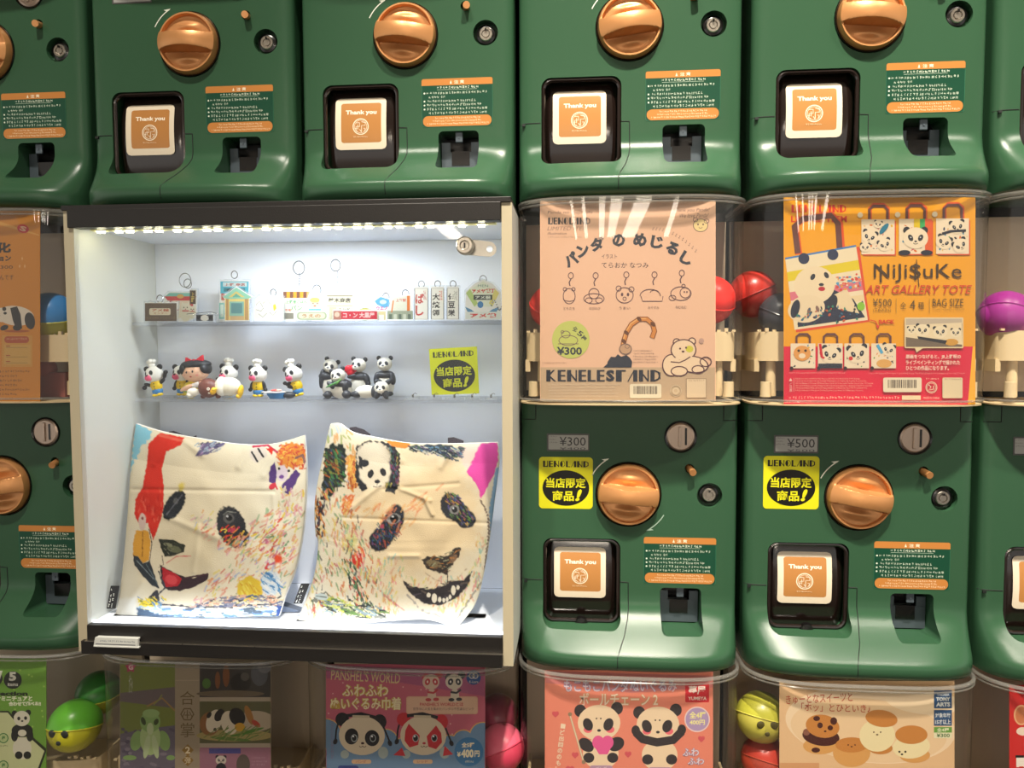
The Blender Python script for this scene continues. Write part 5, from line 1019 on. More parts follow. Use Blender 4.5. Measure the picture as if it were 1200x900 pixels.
def strap(root, fn, pts, Y, w=.004):
    mb = MB(); P0 = [fn(x, y, Y) for x, y in pts]; vs = []
    for p in P0: vs += [(p.x, p.y-.0008, p.z-w), (p.x, p.y-.0008, p.z+w), (p.x, p.y+.0012, p.z+w), (p.x, p.y+.0012, p.z-w)]
    n = len(P0); fs = [(4*i+a, 4*i+(a+1) % 4, 4*i+4+(a+1) % 4, 4*i+4+a) for i in range(n-1) for a in range(4)]+[(0, 1, 2, 3), (4*n-1, 4*n-2, 4*n-3, 4*n-4)]
    return mb.add(vs, fs).build('handle', 'darkcloth', root, False)
strap(bag1, b1p, [(355, 118), (370, 116), (400, 128), (430, 138), (450, 132)], .012, .0042)
strap(bag1, b1p, [(620, 160), (670, 158), (715, 152), (735, 158)], .012, .0018)
strap(bag2, b2p, [(240, 104), (260, 102), (290, 112), (312, 128)], .006, .0042); strap(bag2, b2p, [(585, 140), (605, 138), (640, 150)], .006, .004)
def tag(root, fn, x0, y0, x1, y1, sk, Y):
    q = [fn(x0+sk, y0, Y), fn(x1+sk, y0, Y), fn(x1, y1, Y), fn(x0, y1, Y)]; mb = MB(); mb.add([tuple(v) for v in q]+[(v.x, v.y+.001, v.z) for v in q], [(3, 2, 1, 0), (4, 5, 6, 7)]+[(i, (i+1) % 4, (i+1) % 4+4, i+4) for i in range(4)], '2c2c2e')
    o = mb.build('fabric_tag', 'cloth', root, False); t = Print()
    t.marks(0, 0, 1.0, .30, 'e8e8e0', 1, .8, int(x0)); t.marks(0, .42, .8, .72, 'e8e8e0', 1, .8, int(x0)+1)
    def mp(a, b, k):
        u, v = .15+.75*b, .93-.86*a; p = q[0]*(1-u)*(1-v)+q[1]*u*(1-v)+q[2]*u*v+q[3]*(1-u)*v; return (p.x, p.y-.0004-k*LAY, p.z)
    link('tag_print', t.mesh('tag_print', mp, 'gloss'), o)
tag(bag1, b1p, 135, 650, 165, 730, 14, -.064); tag(bag2, b2p, 42, 642, 72, 712, 26, -.066)
for root, fn, pts, y0, c in ((bag1, b1p, [(735, 712), (812, 738), (800, 752), (735, 762)], -.045, '6a7486'), (bag2, b2p, [(625, 765), (700, 775), (716, 785), (650, 803), (615, 800)], -.045, '9aa2b0')):
    q = [fn(x, y, y0) for x, y in pts]; n = len(q); q = [Vector((v.x, v.y, max(v.z, .0008))) for v in q]
    MB().add([tuple(v) for v in q]+[(v.x, v.y+.012, v.z) for v in q], [tuple(range(n))[::-1], tuple(range(n, 2*n))]+[(i, (i+1) % n, (i+1) % n+n, i+n) for i in range(n)], c).build('bottom_fold', 'cloth', root, False)

# ---------------------------------------------------------------- little figures on the lower shelf (sizes in photo pixels, 1 px = PX m there)
YF = .016; PX = (YF-CP[1])/FPX; SHELF2 = ZO-.4555; SHELF1 = ZO-.3550
def fig(name, px, label, prims, paint=(), extra=(), Y=YF, foot=463, floor=SHELF2, cat='figurine', group='vinyl figurines on the lower shelf', base=None, vox=.00055):
    """prims: (x, z, y, rx, rz, ry, turn, colour) in px from the foot point; merged into one skin and coloured by the nearest one"""
    c = at(px, foot, Y); root = empty(name, (c[0], Y, floor), label, cat, group)
    k = PX*(Y-CP[1])/(YF-CP[1])
    def mt(p): return Matrix.Translation((p[0]*k, -p[2]*k, p[1]*k)) @ Matrix.Rotation(math.radians(p[6]), 4, 'Y') @ Matrix.Diagonal((p[3]*k, p[5]*k, p[4]*k, 1))
    mb = MB()
    for p in prims: mb.ball((0, 0, 0), 1, mtx=mt(p), seg=20, rings=12)
    o = mb.build('body', 'toy'); rm = o.modifiers.new('r', 'REMESH'); rm.mode = 'VOXEL'; rm.voxel_size = vox
    sm_ = o.modifiers.new('s', 'SMOOTH'); sm_.factor = .5; sm_.iterations = 3
    me = bpy.data.meshes.new_from_object(o.evaluated_get(bpy.context.evaluated_depsgraph_get())); bpy.data.objects.remove(o)
    n = len(me.vertices); co = np.empty(n*3); me.vertices.foreach_get('co', co); co = np.c_[co.reshape(-1, 3), np.ones(n)]
    for at_ in list(me.color_attributes): me.color_attributes.remove(at_)
    D = []
    for p in prims: q = co @ np.array(mt(p).inverted()).T; D.append((np.linalg.norm(q[:, :3], axis=1)-1)*min(p[3], p[4], p[5]))
    col = np.array([lin(p[7]) for p in prims])[np.argmin(np.array(D), axis=0)]
    for p in paint:
        q = co @ np.array(mt(p).inverted()).T; m = np.clip((1.06-np.linalg.norm(q[:, :3], axis=1))/.12, 0, 1)[:, None]; col = col*(1-m)+np.array(lin(p[7]))*m
    ca = me.color_attributes.new('Col', 'FLOAT_COLOR', 'POINT'); ca.data.foreach_set('color', np.c_[col, np.ones(n)].astype(np.float32).ravel())
    me.polygons.foreach_set('use_smooth', [True]*len(me.polygons)); me.materials.clear(); me.materials.append(M['toy']); me.name = 'body'
    zs = co[:, 2].min(); me.transform(Matrix.Translation((0, 0, -zs+.0002+(.0012 if base else 0))))
    link('body', me, root)
    for nm, shapes in extra:
        e = MB((0, 0, -zs+.0002+(.0012 if base else 0)))
        for p in shapes:
            if p[0] == 'cone': e.prism([(a*k, b*k) for a, b in p[1]], -p[2]*k, -p[3]*k, p[4])
            else: e.ball((0, 0, 0), 1, p[7], mt(p), 18, 10)
        e.build(nm, 'toy', root)
    if base:
        MB().lathe([(0, .0012), (base*k, .0012), (base*k, 0)], mtx=Matrix.Diagonal((1, .55, 1, 1))).build('clear_base', 'acryl', root)
    return root
WH, BL_, YL, BU, PKc, SK = 'f2efe6', '26272b', 'e8c416', '3f86c0', 'e8587c', 'f0c0a0'
def chef(px, label, tilt=0, arms='down', face=-1, zz=0, hat=True, Y=YF, crouch=False):
    t = math.radians(tilt)
    def r(x, z): return (x*math.cos(t)+z*math.sin(t), -x*math.sin(t)+z*math.cos(t))
    def pr(x, z, y, rx, rz, ry, a, c): q = r(x, z); return (q[0], q[1], y, rx, rz, ry, a+tilt, c)
    P_ = [pr(0, 15, 0, 8, 9, 6.5, 0, YL), pr(0, 7.5, 0, 7.5, 5.5, 6, 0, BU), pr(-3.5, 2.5, 1.5, 4, 2, 4.5, 0, YL), pr(3.5, 2.5, 1.5, 4, 2, 4.5, 0, YL), pr(0, 31, 0, 12, 11, 11, 0, WH),
          pr(-9.5, 39.5, 0, 4, 4, 2.8, 0, BL_), pr(9.5, 39.5, 0, 4, 4, 2.8, 0, BL_)]
    if arms == 'wave': P_ += [pr(10, 20, 1, 5, 2.6, 2.6, -35, BL_), pr(15, 27, 1, 5, 2.5, 2.5, -65, BL_), pr(17, 31, 1, 3, 3, 3, 0, BL_), pr(-11, 18, 1, 6, 2.5, 2.6, 25, BL_), pr(-17, 15, 1, 3.2, 3, 3, 0, BL_)]
    elif arms == 'down': P_ += [pr(-8.5, 16, 1, 2.6, 6, 2.6, 15, BL_), pr(8.5, 16, 1, 2.6, 6, 2.6, -15, BL_), pr(-10.5, 10.5, 1.5, 2.8, 2.8, 2.8, 0, BL_), pr(10.5, 10.5, 1.5, 2.8, 2.8, 2.8, 0, BL_)]
    elif arms == 'reach': P_ += [pr(-9, 20, 2, 5, 2.5, 2.6, -20, BL_), pr(-14, 22, 2, 3, 2.6, 2.6, 0, BL_), pr(-7, 15, 4, 5, 2.5, 2.6, 20, BL_)]
    m = pr(face*4, 27, 9, 5, 4.6, 4, 0, 'f07a98'); P_.append(m)
    pa = [pr(face*4, 26.5, 12, 3.8, 3.6, 4, 0, PKc), pr(face*3.5-5, 33, 9, 2.6, 3.4, 4.5, 15, BL_), pr(face*3.5+5, 33, 9, 2.6, 3.4, 4.5, -15, BL_), pr(face*4.5, 30.3, 12, 1.9, 1.5, 3, 0, BL_),
          pr(0, 18, 6.5, .9, .9, 1.5, 0, BL_), pr(0, 14, 6.5, .9, .9, 1.5, 0, BL_), pr(0, 10.5, 6.5, .9, .9, 1.5, 0, BL_)]
    ex = []
    if hat: ex.append(('chef_hat', [pr(face*1, 43, 0, 4.4, 4.5, 4.4, 0, WH), pr(face*1-3.4, 48, 0, 3.6, 3.2, 3.6, 0, WH), pr(face*1+3.2, 48.3, 0, 3.6, 3.2, 3.6, 0, WH), pr(face*1, 49, 1.5, 3.6, 3.2, 3.4, 0, WH)]))
    sc = .90
    f = lambda L: [tuple([v*sc for v in p[:6]])+p[6:] for p in L]
    return fig('panda_figurine', px, label, f(P_), f(pa), [(n, f(L)) for n, L in ex], Y=Y, base=11)
chef(186, 'chef panda figurine in yellow vest waving one arm, leftmost on shelf', -10, 'wave', -1)
chef(214, 'chef panda figurine in yellow top half hidden behind the doll', 0, 'down', -1, hat=False, Y=.036)
chef(267, 'chef panda figurine with white hat behind the bear-hooded figure', 4, 'reach', -1, Y=.036)
chef(303, 'chef panda figurine in yellow vest standing upright alone', 0, 'down', -1)
chef(351, 'chef panda figurine leaning left over the small grill', -14, 'reach', -1, Y=.020)
HR = '2e3034'
fig('doll_figurine', 226, 'doll figurine with black bob hair and big red bow, leaning', [(4, 33, 0, 17, 12, 11, -4, SK), (-2, 12, 0, 10, 10, 7, 20, 'e8d23c'), (10, 18, 5, 12, 3.4, 3.4, -12, 'f0e8e4'), (-4, 14, 7, 9, 3, 3, -25, SK)],
    [(-2, 33, 11, 1.1, 1.5, 2, 0, BL_), (6, 34, 11, 1.1, 1.5, 2, 0, BL_), (3, 27.5, 11, 2, 1.1, 2, 0, 'c83040'), (-6, 29, 10, 2, 1.6, 2, 0, 'f0a090'), (11, 29.5, 10, 2, 1.6, 2, 0, 'f0a090'), (-2, 8, 6, 9, 1, 4, 20, '6fa04c')],
    [('hair', [(4, 42, -2, 19, 6.5, 13, -3, HR), (-8, 37, -1, 7, 9, 11, 10, HR), (17, 38, -1, 5.5, 8, 11, -15, HR), (5, 40, -4, 17, 8, 9, 0, HR)]),
     ('hair_bow', [('cone', [(-6, 51), (-7, 42.5), (4, 46)], 4, 0, 'd8283a'), ('cone', [(15, 54), (16, 43), (4, 46)], 4, 0, 'd8283a'), (4, 46.5, 3, 2.6, 2.6, 2.6, 0, 'c01f30')])], Y=.022, group='vinyl figurines on the lower shelf')
BRn = '6e4038'
fig('bear_figurine', 252, 'white figure in a brown bear hood lying face down, yellow beak and shoe', [(-6, 13, 4, 12.5, 12, 10, 0, BRn), (-15, 20, 4, 3.4, 3.4, 2.4, 0, BRn), (-13, 2.8, 4, 3.2, 2.8, 2.4, 0, BRn), (6, 3, 4, 3.2, 2.8, 2.4, 0, BRn), (17, 15, -1, 16, 11.5, 9, 3, 'f0ead6'), (9, 15, 1, 7, 12, 9.5, 0, 'f4f0e2'), (-26, 8, 3, 8, 5, 4, 0, 'f2eee0'), (-30, 4.5, 3, 4.5, 3.5, 4, 0, 'f2eee0')],
    [(-15, 20, 7, 1.8, 1.8, 2, 0, 'e0b0a0'), (-1.5, 12.5, 14, 1.8, 1.8, 3, 0, 'f4f0e2'), (-1, 7, 14, 1.8, 1.8, 3, 0, 'f4f0e2'), (-1.5, 12.5, 15, .9, .9, 3, 0, BL_), (-1, 7, 15, .9, .9, 3, 0, BL_)],
    [('beak', [(3.5, 9.5, 11, 4.6, 3.2, 4, -55, 'e8b41c'), (5, 12, 12, 3.2, 2.4, 3.4, -10, 'f0c83c')]), ('shoe', [(33, 9, 1, 3.2, 8, 4.5, 12, 'ecc02c'), (30.5, 3, 1, 3, 3, 4.5, 0, 'ecc02c')])], Y=.004)
g_ = at(325, 463, .012); gr = empty('toy_grill', (g_[0], .012, SHELF2), 'small blue and grey toy grill plate in front of the leaning chef panda', 'figurine')
MB().lathe([(0, .0), (.010, .0), (.0135, .005), (.014, .0075), (0, .0075)], c='3f80b8', mtx=Matrix.Diagonal((1, .8, 1, 1))).build('pan', 'toy', gr); MB().lathe([(0, .0075), (.017, .008), (.0165, .0092), (0, .0092)], c='d8d4d0', mtx=Matrix.Translation((-.004, 0, 0)) @ Matrix.Diagonal((1, .8, 1, 1))).build('plate', 'toy', gr)
MB().ball((-.002, 0, .0105), (.007, .005, .0018), 'c8605c').ball((.003, -.002, .0108), (.004, .003, .0016), 'e0b8a8').build('food', 'toy', gr)['kind'] = 'stuff'
MB().ball((.016, -.001, .0045), (.009, .006, .0045), '30333a').build('dark_bowl', 'toy', gr)
GW, GB = 'dcd8cc', '33363d'
def head(x, z, y, s=1, t=0, look=0):
    c, sn = math.cos(math.radians(t)), math.sin(math.radians(t))
    q = lambda a, b: (x+(a*c+b*sn)*s, z+(-a*sn+b*c)*s)
    o = lambda a, b, yy, rx, rz, ry, col, rt=0: (*q(a, b), y+yy*s, rx*s, rz*s, ry*s, rt+t, col)
    P_ = [o(0, 0, 0, 9.5, 8.5, 8, GW), o(-7.5, 7.5, -1, 3.1, 3.1, 2.2, GB), o(7.5, 7.5, -1, 3.1, 3.1, 2.2, GB), o(look, -3, 6, 4.6, 3.6, 4, GW)]
    pa = [o(look-4, 1, 7, 2, 2.8, 4, GB, 25), o(look+4, 1, 7, 2, 2.8, 4, GB, -25), o(look, -1.5, 9.5, 1.6, 1.1, 2.5, GB)]
    return P_, pa
def panda(px, label, prims, hd, extra=(), **kw):
    a, b = hd; return fig('panda_figurine', px, label, a+prims, b, extra, group='realistic panda figurines', vox=.0006, **kw)
panda(388, 'realistic panda figurine standing with drooping head at the back left', [(-2, 16, 0, 10, 16, 8, 0, GW), (-4, 25, 2, 10, 6, 8, 0, GB), (-9, 22, 5, 3.6, 12, 4, 6, GB), (6, 20, 4, 3.4, 10, 4, -6, GB), (-5, 2.5, 2, 4.5, 2.5, 5, 0, GB), (5, 2.5, 2, 4.5, 2.5, 5, 0, GB)], head(1, 37, 3, .95, 18), Y=.040)
panda(397, 'realistic panda figurine sitting and chewing green bamboo', [(3, 10, 0, 13, 11, 10, 0, GW), (4, 16, 1, 13, 7, 9, 0, GB), (-6, 15, 6, 8, 3.4, 3.6, 35, GB), (10, 13, 6, 4, 8, 4, 15, GB), (-11, 4, 7, 5, 5, 5.5, 0, GB), (12, 4.5, 7, 5.5, 5, 5.5, 0, GB)], head(1, 27, 4, .95, -14, -1),
      [('bamboo', [(-3, 17, 12, 10, 1.3, 1.3, -25, '4f8a4c'), (4, 20, 12, 5, 1, 1.2, -45, '6aa050')])], Y=.008)
panda(420, 'realistic panda figurine standing and kissing a big red heart', [(1, 14, 0, 10.5, 15, 8, 0, GW), (2, 24, 1, 11, 6, 8, 0, GB), (11, 22, 3, 4, 7, 4, -20, GB), (-5, 25, 6, 7, 3.2, 3.6, -10, GB), (-5, 3, 3, 5, 3, 6, 0, GB), (7, 3, 3, 5, 3, 6, 0, GB), (13, 16, 3, 3.2, 4, 3.2, 0, GB)], head(2, 38, 3, .95, 4, -2),
      [('red_heart', [(-9.5, 33, 7, 5, 5, 2.6, 0, 'c8182c'), (-3.5, 34, 7, 5, 5, 2.6, 0, 'c8182c'), (-7, 29.5, 7, 5, 4.6, 2.4, 0, 'c8182c')])], Y=.030)
panda(441, 'realistic panda figurine lying down with its paws at its face', [(-12, 8, 0, 14, 8, 8, 0, GW), (0, 8, 1, 7, 8, 7.5, 0, GB), (4, 6, 7, 3.6, 7, 3.8, 25, GB), (13, 6, 7, 3.6, 7, 3.8, -15, GB), (-23, 5, 3, 6, 4.5, 5, 0, GB)], head(8, 13, 5, .92, 3), Y=.004)
panda(452, 'realistic panda figurine standing and forming a heart with its paws', [(0, 14, 0, 11, 16, 8, 0, GW), (0, 25, 1, 11.5, 5.5, 8, 0, GB), (-9.5, 21, 4, 3.8, 8, 4, 10, GB), (9.5, 21, 4, 3.8, 8, 4, -10, GB), (-5.5, 17, 8, 5, 3, 3, 25, GB), (5.5, 17, 8, 5, 3, 3, -25, GB), (-5, 2.5, 3, 5, 3, 6, 0, GB), (5, 2.5, 3, 5, 3, 6, 0, GB)], head(0, 38, 3, .95, 0), Y=.034)

# yellow sign on the lower shelf and the clear stands around it
sc_ = at(532, 464, .008); sg = empty('sign', (sc_[0], .008, SHELF2), 'lime yellow sign with black oval standing on the lower shelf', 'sign')
cor = [at(503, 409, .010), at(559, 406, .010), at(561.5, 461, .008), at(506, 463, .008)]; so = Vector((sc_[0], .008, SHELF2))
pl = [(p[0]-so.x, p[2]-so.z) for p in (cor[3], cor[2], cor[1], cor[0])]; MB().prism(pl, 0, .0015, 'b9bf1e').build('board', 'gloss', sg, False)
q = Print(); shop_sticker(q, 0, 0, 1, 1, 'c9cf22', '2c2f2c')
def qm(a, b, k): x = (pl[3][0]*(1-a)+pl[2][0]*a)*(1-b)+(pl[0][0]*(1-a)+pl[1][0]*a)*b; z = (pl[3][1]*(1-a)+pl[2][1]*a)*(1-b)+(pl[0][1]*(1-a)+pl[1][1]*a)*b; return (x, -k*LAY, z)
link('board_print', q.mesh('board_print', qm, 'gloss'), sg)
for i, (px, w) in enumerate(((483, 8), (508, 9), (532, 11), (553, 8), (575, 7))):
    c = at(px, 465, -.001+.004*(i % 2)); t = empty('display_stand', (c[0], c[1]+.004, SHELF2), ('clear stand left of the lime sign', 'clear stand at the left foot of the lime sign', 'clear stand in front of the lime sign', 'clear stand at the right foot of the lime sign', 'clear stand right of the lime sign')[i], 'stand', 'clear acrylic stands on the lower shelf')
    MB().lathe([(0, .0025), (w*PX, .0025), (w*PX*1.05, 0)], mtx=Matrix.Diagonal((1, .4, 1, 1)), seg=24).build('foot_plate', 'acryl', t); MB().box(-.0012, -.001, .0025, .0012, .001, .0062, b=.0003).tube([(0, 0, .006), (.003, 0, .008), (.005, .001, .0066)], .0004).build('hook', 'chain', t)

# ---------------------------------------------------------------- acrylic charms on the upper shelf
def charm(label, outline_px, draw, Y=.010, ring=None, clearpad=1.6, name='acrylic_charm', rise=0):
    pts = [at(x, y, Y) for x, y in outline_px]; xs = [p[0] for p in pts]; o = Vector(((min(xs)+max(xs))/2, Y, SHELF1 if not rise else min(p[2] for p in pts)))
    dz = (min(p[2] for p in pts)-SHELF1-.0015) if not rise else 0; o.z += 0
    root = empty(name, tuple(o), label, 'charm', 'acrylic charms on the upper shelf'); L = [(p[0]-o.x, p[2]-o.z-dz) for p in pts]
    if sum(L[i-1][0]*L[i][1]-L[i][0]*L[i-1][1] for i in range(len(L))) < 0: L = L[::-1]; 
    cx = sum(a for a, b in L)/len(L); cz = sum(b for a, b in L)/len(L); pad = clearpad*PX
    big = [(a+(pad if a > cx else -pad), max(.0001, b+(pad if b > cz else -pad))) for a, b in L]
    MB().prism(big, .0002, .0030).build('acrylic_plate', 'acryl', root, False)
    MB().prism(L, 0, .0008, 'c4c2bb').build('white_backing', 'gloss', root, False)
    q = Print(); draw(q); q.p = [(v_, f_, tuple(ch*.62 for ch in c_), k_) for v_, f_, c_, k_ in q.p]; me = q.mesh('charm_print', lambda a, b, k: tuple(Vector(at(a, b, Y-k*LAY))-o-Vector((0, 0, dz))), 'gloss'); link('charm_print', me, root)
    if ring:
        for kind, x, y, r_ in ring:
            p = Vector(at(x, y, Y))-o-Vector((0, 0, dz))
            if kind == 'ring': MB().tube([(p.x+r_*PX*math.cos(a), p.y+.001, p.z+r_*1.15*PX*math.sin(a)) for a in [2*PI*i/18 for i in range(18)]], .0006, seg=6, closed=True).build('key_ring', 'chain', root)
            else:
                mb = MB(); n = int(r_/3)
                for i in range(n): mb.tube([(p.x+(.0011 if i % 2 else .0004)*math.cos(a), p.y+(.0004 if i % 2 else .0011)*math.cos(a), p.z-i*3*PX+.0019*math.sin(a)) for a in [2*PI*j/10 for j in range(10)]], .00034, seg=5, closed=True)
                mb.build('chain', 'chain', root)
    return root
def d(p): p.rect(170, 358, 207, 379, '6e5c4c'); p.rect(175, 364, 200, 372, 'e8dcc0', 2); p.text('アメ横', 178, 364.5, 198, 368, 'b8442c', .02); p.text('センター', 180, 368.5, 196, 371, 'b8442c'); p.marks(172, 374, 205, 378, '8c7858', 1, .7, 3)
charm('brown block shaped charm with cream sign, leftmost on upper shelf', [(170, 379), (170, 357), (173, 358), (177, 356.5), (182, 358), (187, 356.5), (192, 358), (197, 356.5), (202, 358), (208, 356.5), (206, 379)], d, -.001, [('ring', 187, 353, 4)])
def lucky(p, x, y, s=1):
    p.ell(x, y+8*s, 6*s, 8*s, 'efe6c8'); p.ell(x, y, 5.5*s, 5*s, 'f2ead0'); p.poly([(x-5*s, y-2*s), (x-4*s, y-7*s), (x-1*s, y-4*s)], 'f2ead0'); p.poly([(x+5*s, y-2*s), (x+4*s, y-7*s), (x+1*s, y-4*s)], 'f2ead0')
    p.ell(x-2*s, y, .7, .7, '3a3028'); p.ell(x+2*s, y, .7, .7, '3a3028'); p.line([(x-4*s, y+4*s), (x+4*s, y+4*s)], 1.3*s, 'd0403c'); p.ell(x, y+2*s, .7, .6, 'c04040')
def d(p):
    p.poly([(192, 334), (198, 329), (224, 329), (230, 334)], '86c8b8'); p.poly([(192, 333), (230, 333), (226, 338), (196, 338)], 'd85050'); p.rect(198, 338, 225, 358, 'f0dcc0'); p.rect(198, 338, 202, 356, 'd86060'); p.rect(222, 338, 226, 356, 'd86060'); p.rect(192, 342, 197, 358, 'e89080'); p.ell(211, 333, 4, 2.5, 'e0b060')
    lucky(p, 205, 345); lucky(p, 217, 346); p.ell(217, 358, 5, 4, 'efe6c8'); lucky(p, 195, 348, .7); lucky(p, 225, 348, .7); p.rect(222, 326, 229, 342, '5c4c3c'); p.text('上\n野', 223.5, 328, 227.5, 340, 'e0c060', .02)
charm('temple gate charm with white lucky cats behind the brown block', [(192, 360), (192, 334), (198, 328), (222, 328), (222, 325), (230, 325), (230, 358), (218, 363)], d, .034, [('ring', 216, 314, 7.5), ('ring', 219, 318, 5)], rise=0)
def d(p): p.rect(230, 374, 250, 381.5, '4a4c50'); p.ell(240, 378, 5, 3.5, 'd8d4c8'); p.ell(233, 377.5, 2.5, 2.5, '1e2024'); p.ell(247, 377.5, 2.5, 2.5, '1e2024')
charm('small black and white charm under a clear lying plate', [(230, 381.5), (230, 374), (250, 374), (250, 381.5)], d, .004)
c = at(239, 371, .010); t = empty('display_stand', (c[0], .012, SHELF1+.0095), 'clear flat plate lying above the small black and white charm', 'stand'); MB().box(-.022, -.006, 0, .022, .006, .0018, b=.0006).build('plate', 'acryl', t, False); MB().tube([(-.021, -.006, .0015), (.012, -.006, .004), (.021, -.006, .0016)], .0004).build('wire', 'chain', t); MB().box(-.016, -.001, -.0095, -.014, .001, 0).build('leg', 'acryl', t, False); MB().box(.014, -.001, -.0095, .016, .001, 0).build('leg', 'acryl', t, False)
def d(p):
    p.rect(258, 318, 291, 332, '5cc0d4'); p.rect(261, 319, 289, 324, 'd8ecec'); p.text('上野 商店', 263, 320, 287, 323.5, 'c05040', .02); p.rect(262, 325.5, 287, 330, '4a8c98'); p.ell(272, 328, 7, 1.8, '2c4c54'); p.rect(260, 332, 288, 348, 'e8dcc4'); p.rect(285, 332, 291, 348, 'd85050'); p.rect(259, 332, 263, 340, 'c86858')
    for i in range(4): p.rect(265+i*5, 334, 268+i*5, 344, ('6a8c5c', 'c8a050', '4c5c64', 'b87048')[i])
    p.rect(256.5, 343, 263, 362, '8cc8b8'); p.rect(258, 345, 261.5, 360, 'd8e8d8')
charm('tall turquoise topped building charm with a wire hook', [(257, 365), (257, 343), (258, 317), (291, 317), (291, 352), (290, 365)], d, .034, [('ring', 274, 310, 4)])
def d(p):
    p.rect(264, 354, 292, 381, 'e0c878'); p.rect(265, 356, 268, 381, 'b8905c'); p.rect(287, 356, 291, 381, 'b8905c'); p.poly([(261, 354), (277, 342.5), (295, 354), (290, 356), (266, 356)], '8cc4a8'); p.poly([(268, 354), (277, 347), (287, 354)], 'd8c070'); p.poly([(272, 354), (277, 349.5), (283, 354)], '6cac94')
    p.rect(269, 359, 286, 376, '8cb8a4'); p.rect(271, 361, 284, 373, '5f8c8c'); p.rect(270, 376, 286, 381, 'c8a878')
charm('green roofed shrine gate charm in front of the turquoise building', [(264, 381.5), (264, 356), (261, 354), (277, 341.5), (296, 354), (292, 357), (292, 381.5)], d, .000)
def d(p):
    p.poly([(298, 377), (300, 356), (305, 352), (312, 354), (318, 351), (332, 353), (332, 377)], 'f0eee0')
    for a in (((300, 362), (304, 357), (308, 364)), ((308, 360), (313, 355), (318, 362)), ((303, 372), (308, 376), (313, 371)), ((316, 370), (320, 374), (324, 369)), ((300, 367), (306, 369), (309, 365))): p.line(list(a), .7, '8c8c84')
    p.poly([(320, 362), (323, 360), (324, 366), (321, 369)], 'd8c83c'); p.ell(323, 358, 3, 3, 'f8f4c0')
charm('rough white rock creature charm with pencil lines', [(298, 380), (300, 355), (305, 351), (312, 353), (318, 350), (332, 352), (332, 380)], d, .006, [('ring', 320, 347, 3.5)])
def d(p):
    p.rect(332, 347, 363, 379, 'ece8d4')
    for i in range(8): p.rect(332+i*3.9, 346, 335.9+i*3.9, 353.5, ('7c5040', 'e8a030')[i % 2])
    p.text('上野産ごはん', 335, 356, 360, 360, '4aa060', .02); p.text('パン', 341, 362, 354, 368, '4aa060', .02); p.text('市場', 334, 366, 341, 369, 'd05040', .02); p.rect(333, 371, 344, 378, '8c8878')
charm('shop front charm with brown and orange striped awning', [(332, 380), (332, 346), (363, 346), (363, 380)], d, .014, [('chain', 351, 326, 16), ('ring', 350, 318, 7)])
def d(p): p.ell(369, 352, 5, 8, 'f0ece0'); p.ell(369, 360, 6.5, 5.5, 'f0d0b0'); p.poly([(362, 366), (376, 366), (378, 376), (361, 376)], '5cb0b8'); p.ell(369, 356, 6, 3, 'e8c870'); p.ell(367, 360, .8, .8, '3a3028'); p.ell(372, 360, .8, .8, '3a3028'); p.ell(369, 363, 1.5, .8, 'c04c40')
charm('cook charm with white hat and turquoise collar', [(361, 380), (361, 352), (365, 344), (373, 344), (378, 353), (378, 380)], d, .010, [('ring', 371, 344, 5)])
def d(p): p.rect(348, 371, 383, 380.5, 'a8b494', 4); p.rect(350, 372.5, 381, 379, 'd8d8b8', 3); p.text('うえの', 354, 373.5, 376, 378, 'b07048', .03)
charm('long beige pill shaped charm below the awning shop', [(348, 380.8), (347, 375), (351, 370), (381, 370), (384, 375), (383, 380.8)], d, -.002)
def d(p):
    p.rect(383, 351, 413.5, 380, 'ded8bc'); p.rect(383, 351, 413.5, 352.5, '8c8468'); p.text('鈴木商店', 385, 354, 411, 360, '4a443c', .03); p.rect(383, 363, 413, 364, 'b8b090'); p.text('うなぎ', 397, 366, 410, 371, '5c5448', .02); p.rect(386, 365, 394, 380, 'c8c0a0')
charm('cream signboard building charm with black lettering and a chain', [(383, 380.5), (383, 350), (414, 350), (414, 380.5)], d, .012, [('chain', 396, 325, 18), ('ring', 393, 316, 6)])
def d(p): p.rect(391, 370.5, 400, 381, 'a87060'); p.rect(400, 371, 442, 380.5, 'c02c3c'); p.text('コ・ン 大黒屋', 402, 372.5, 439, 379, 'f0c8c0', .03); p.ell(395, 375, 3, 3, 'd8b8a0')
charm('long red sign charm with pale letters', [(391, 381.2), (391, 370), (442, 370), (442, 381.2)], d, -.002)
def d(p):
    p.ell(428, 364, 10, 7, 'dcd818', -5); p.poly([(427, 364), (434, 356), (440, 363)], 'f4f2ea'); p.ring(428, 364, 10, 7, .8, '8c8c1c', 40, 330)
charm('yellow cut melon shaped charm', [(419, 371), (418, 364), (421, 358), (429, 356.5), (437, 360), (438, 367), (436, 371)], d, .012)
def d(p): p.poly([(439, 358), (446, 353), (456, 356), (458, 364), (450, 366), (442, 362)], '5fa8cc'); p.ell(449, 359, 4, 2.5, 'c8e0e8'); p.text('ウエノ', 441, 364, 454, 368.5, 'c83090', .05); p.rect(442, 370, 452, 380, 'd8c890'); p.rect(444, 374, 450, 380, 'f0ece0')
charm('blue bird charm with magenta lettering', [(441, 380.5), (439, 358), (446, 352), (457, 355), (459, 365), (454, 369), (453, 380.5)], d, .020, [('ring', 452, 353, 4)])
def d(p):
    p.poly([(458, 360), (462, 355), (480, 352), (480, 372), (458, 373)], 'dcdcc8'); p.rect(454, 370, 484, 380, '9ca48c'); p.rect(477, 352.5, 480.5, 370, 'e07830'); p.line([(459, 372), (461, 358)], 1.5, 'e07830'); p.text('上野駅', 464, 356, 476, 359.5, 'd04838', .03)
    for i in range(5): p.rect(456+i*5.5, 374, 459.5+i*5.5, 380, ('5c6c5c', 'c8ccb8')[i % 2])
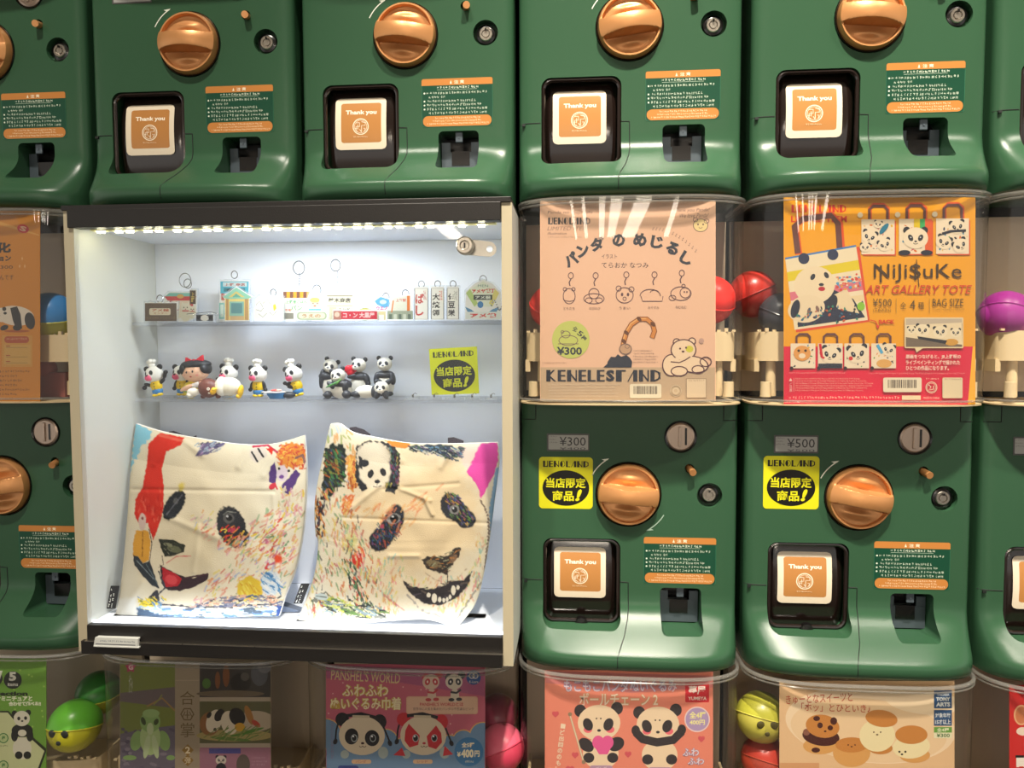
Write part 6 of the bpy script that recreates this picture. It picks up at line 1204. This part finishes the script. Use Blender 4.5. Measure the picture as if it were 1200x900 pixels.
charm('pale station building charm with an orange pillar', [(454, 380.8), (455, 369), (458, 358), (463, 353), (482, 350), (484, 380.8)], d, .012, [('ring', 475, 350, 4)])
def tall(x0, x1, chars, col, label, head=None, Y=.012):
    def dd(p):
        p.rect(x0, 344, x1, 380, 'f2efe2'); p.line([(x0, 344), (x1, 344), (x1, 380), (x0, 380)], .9, '6a6a60', True)
        if head: p.text(head[0], x1-5.5, 346, x1-1.5, 358, head[1], .02)
        n = len(chars); h = 28/n
        for i, ch in enumerate(chars): w = (x1-x0)*.62; p.text(ch, x0+1, 350+i*h, x0+1+w, 350+i*h+h*.85, col, .03)
    charm(label, [(x0, 380.8), (x0, 342), (x1, 342), (x1, 380.8)], dd, Y, [('ring', (x0+x1)/2, 339, 3.5)])
tall(486, 501.5, 'ばし', 'c84038', 'tall white plate charm with red kana', ('みはし', 'c86058')); tall(505.5, 520, '大統領', '2c2c2c', 'tall white plate charm with three bold black characters', ('元祖', 'e09080')); tall(524, 537.5, '伊豆栄', '3c3c3c', 'tall narrow plate charm with brushed grey black characters', ('うなぎ', '8c8c84'))
def d(p):
    p.poly([(548, 348), (566, 336), (584, 349), (577, 366), (556, 366)], 'e8ecd0'); p.poly([(546, 350), (551, 345), (560, 362), (556, 366)], 'b8d078'); p.poly([(585, 350), (580, 345), (573, 362), (577, 366)], 'e8d878'); p.text('アメヤ横丁', 553, 345, 580, 350, 'd83c34', .05, -2); p.rect(555, 352, 577, 358, '3c4440'); p.text('アメ横', 557, 353, 575, 357, 'e8ecd8', .03)
    p.ell(563, 363.5, 3.5, 4, '3f80b8'); p.poly([(545, 366), (552, 369), (556, 372), (548, 372)], '5c94b8'); p.poly([(585, 366), (577, 369), (573, 372), (582, 372)], '5c94b8'); p.rect(546, 372, 586, 380, 'e4e8dc'); p.text('アメ横', 551, 373.5, 582, 379, 'd83c34', .05); p.text('MEN', 560, 340, 572, 343, '6a8c8c')
charm('fan shaped arcade arch charm with red letters, rightmost', [(545, 380.8), (546, 348), (556, 339), (566, 334), (577, 339), (587, 349), (587, 380.8)], d, .010, [('ring', 566, 334, 4)])
c = at(583, 361, -.0); ch = empty('silver_chain', (c[0], .003, SHELF1+.001), 'silver ball chain draped in front of the arcade arch charm', 'chain')
mb = MB()
for i in range(16): a = i/15; mb.ball((-.008+.020*a, -.002, .018+.006*math.sin(a*9)-.017*max(0, a-.75)*4), .0011, seg=8, rings=5)
mb.build('beads', 'chain', ch)['kind'] = 'stuff'
# clear name block on the front rail at the left
nb = at(134, 745, -.112); nbt = empty('name_block', (nb[0], -.1035, ZO-.7455), 'small clear white block on the black front rail at left', 'sign stand'); MB().box(-.0285, -.006, 0, .0285, .012, .0018, b=.0004).build('base_plate', 'white', nbt, False)
MB().prism([(-.0285, .0018), (.027, .0018), (.0275, .0115), (-.0265, .0115)], -.0055, -.0025).build('front_plate', 'white', nbt, False); MB().box(-.026, -.002, .0095, .0265, .011, .0115, b=.0003).build('top_plate', 'white', nbt, False)
q = Print(); q.marks(-.021, -.0085, .022, -.0060, '4a5a70', 1, .9, 5); q.rect(-.026, -.0042, .024, -.0030, '6a6c70'); link('block_print', q.mesh('block_print', lambda a, b, k: (a, -.0055-k*LAY, -b), 'gloss'), nbt)
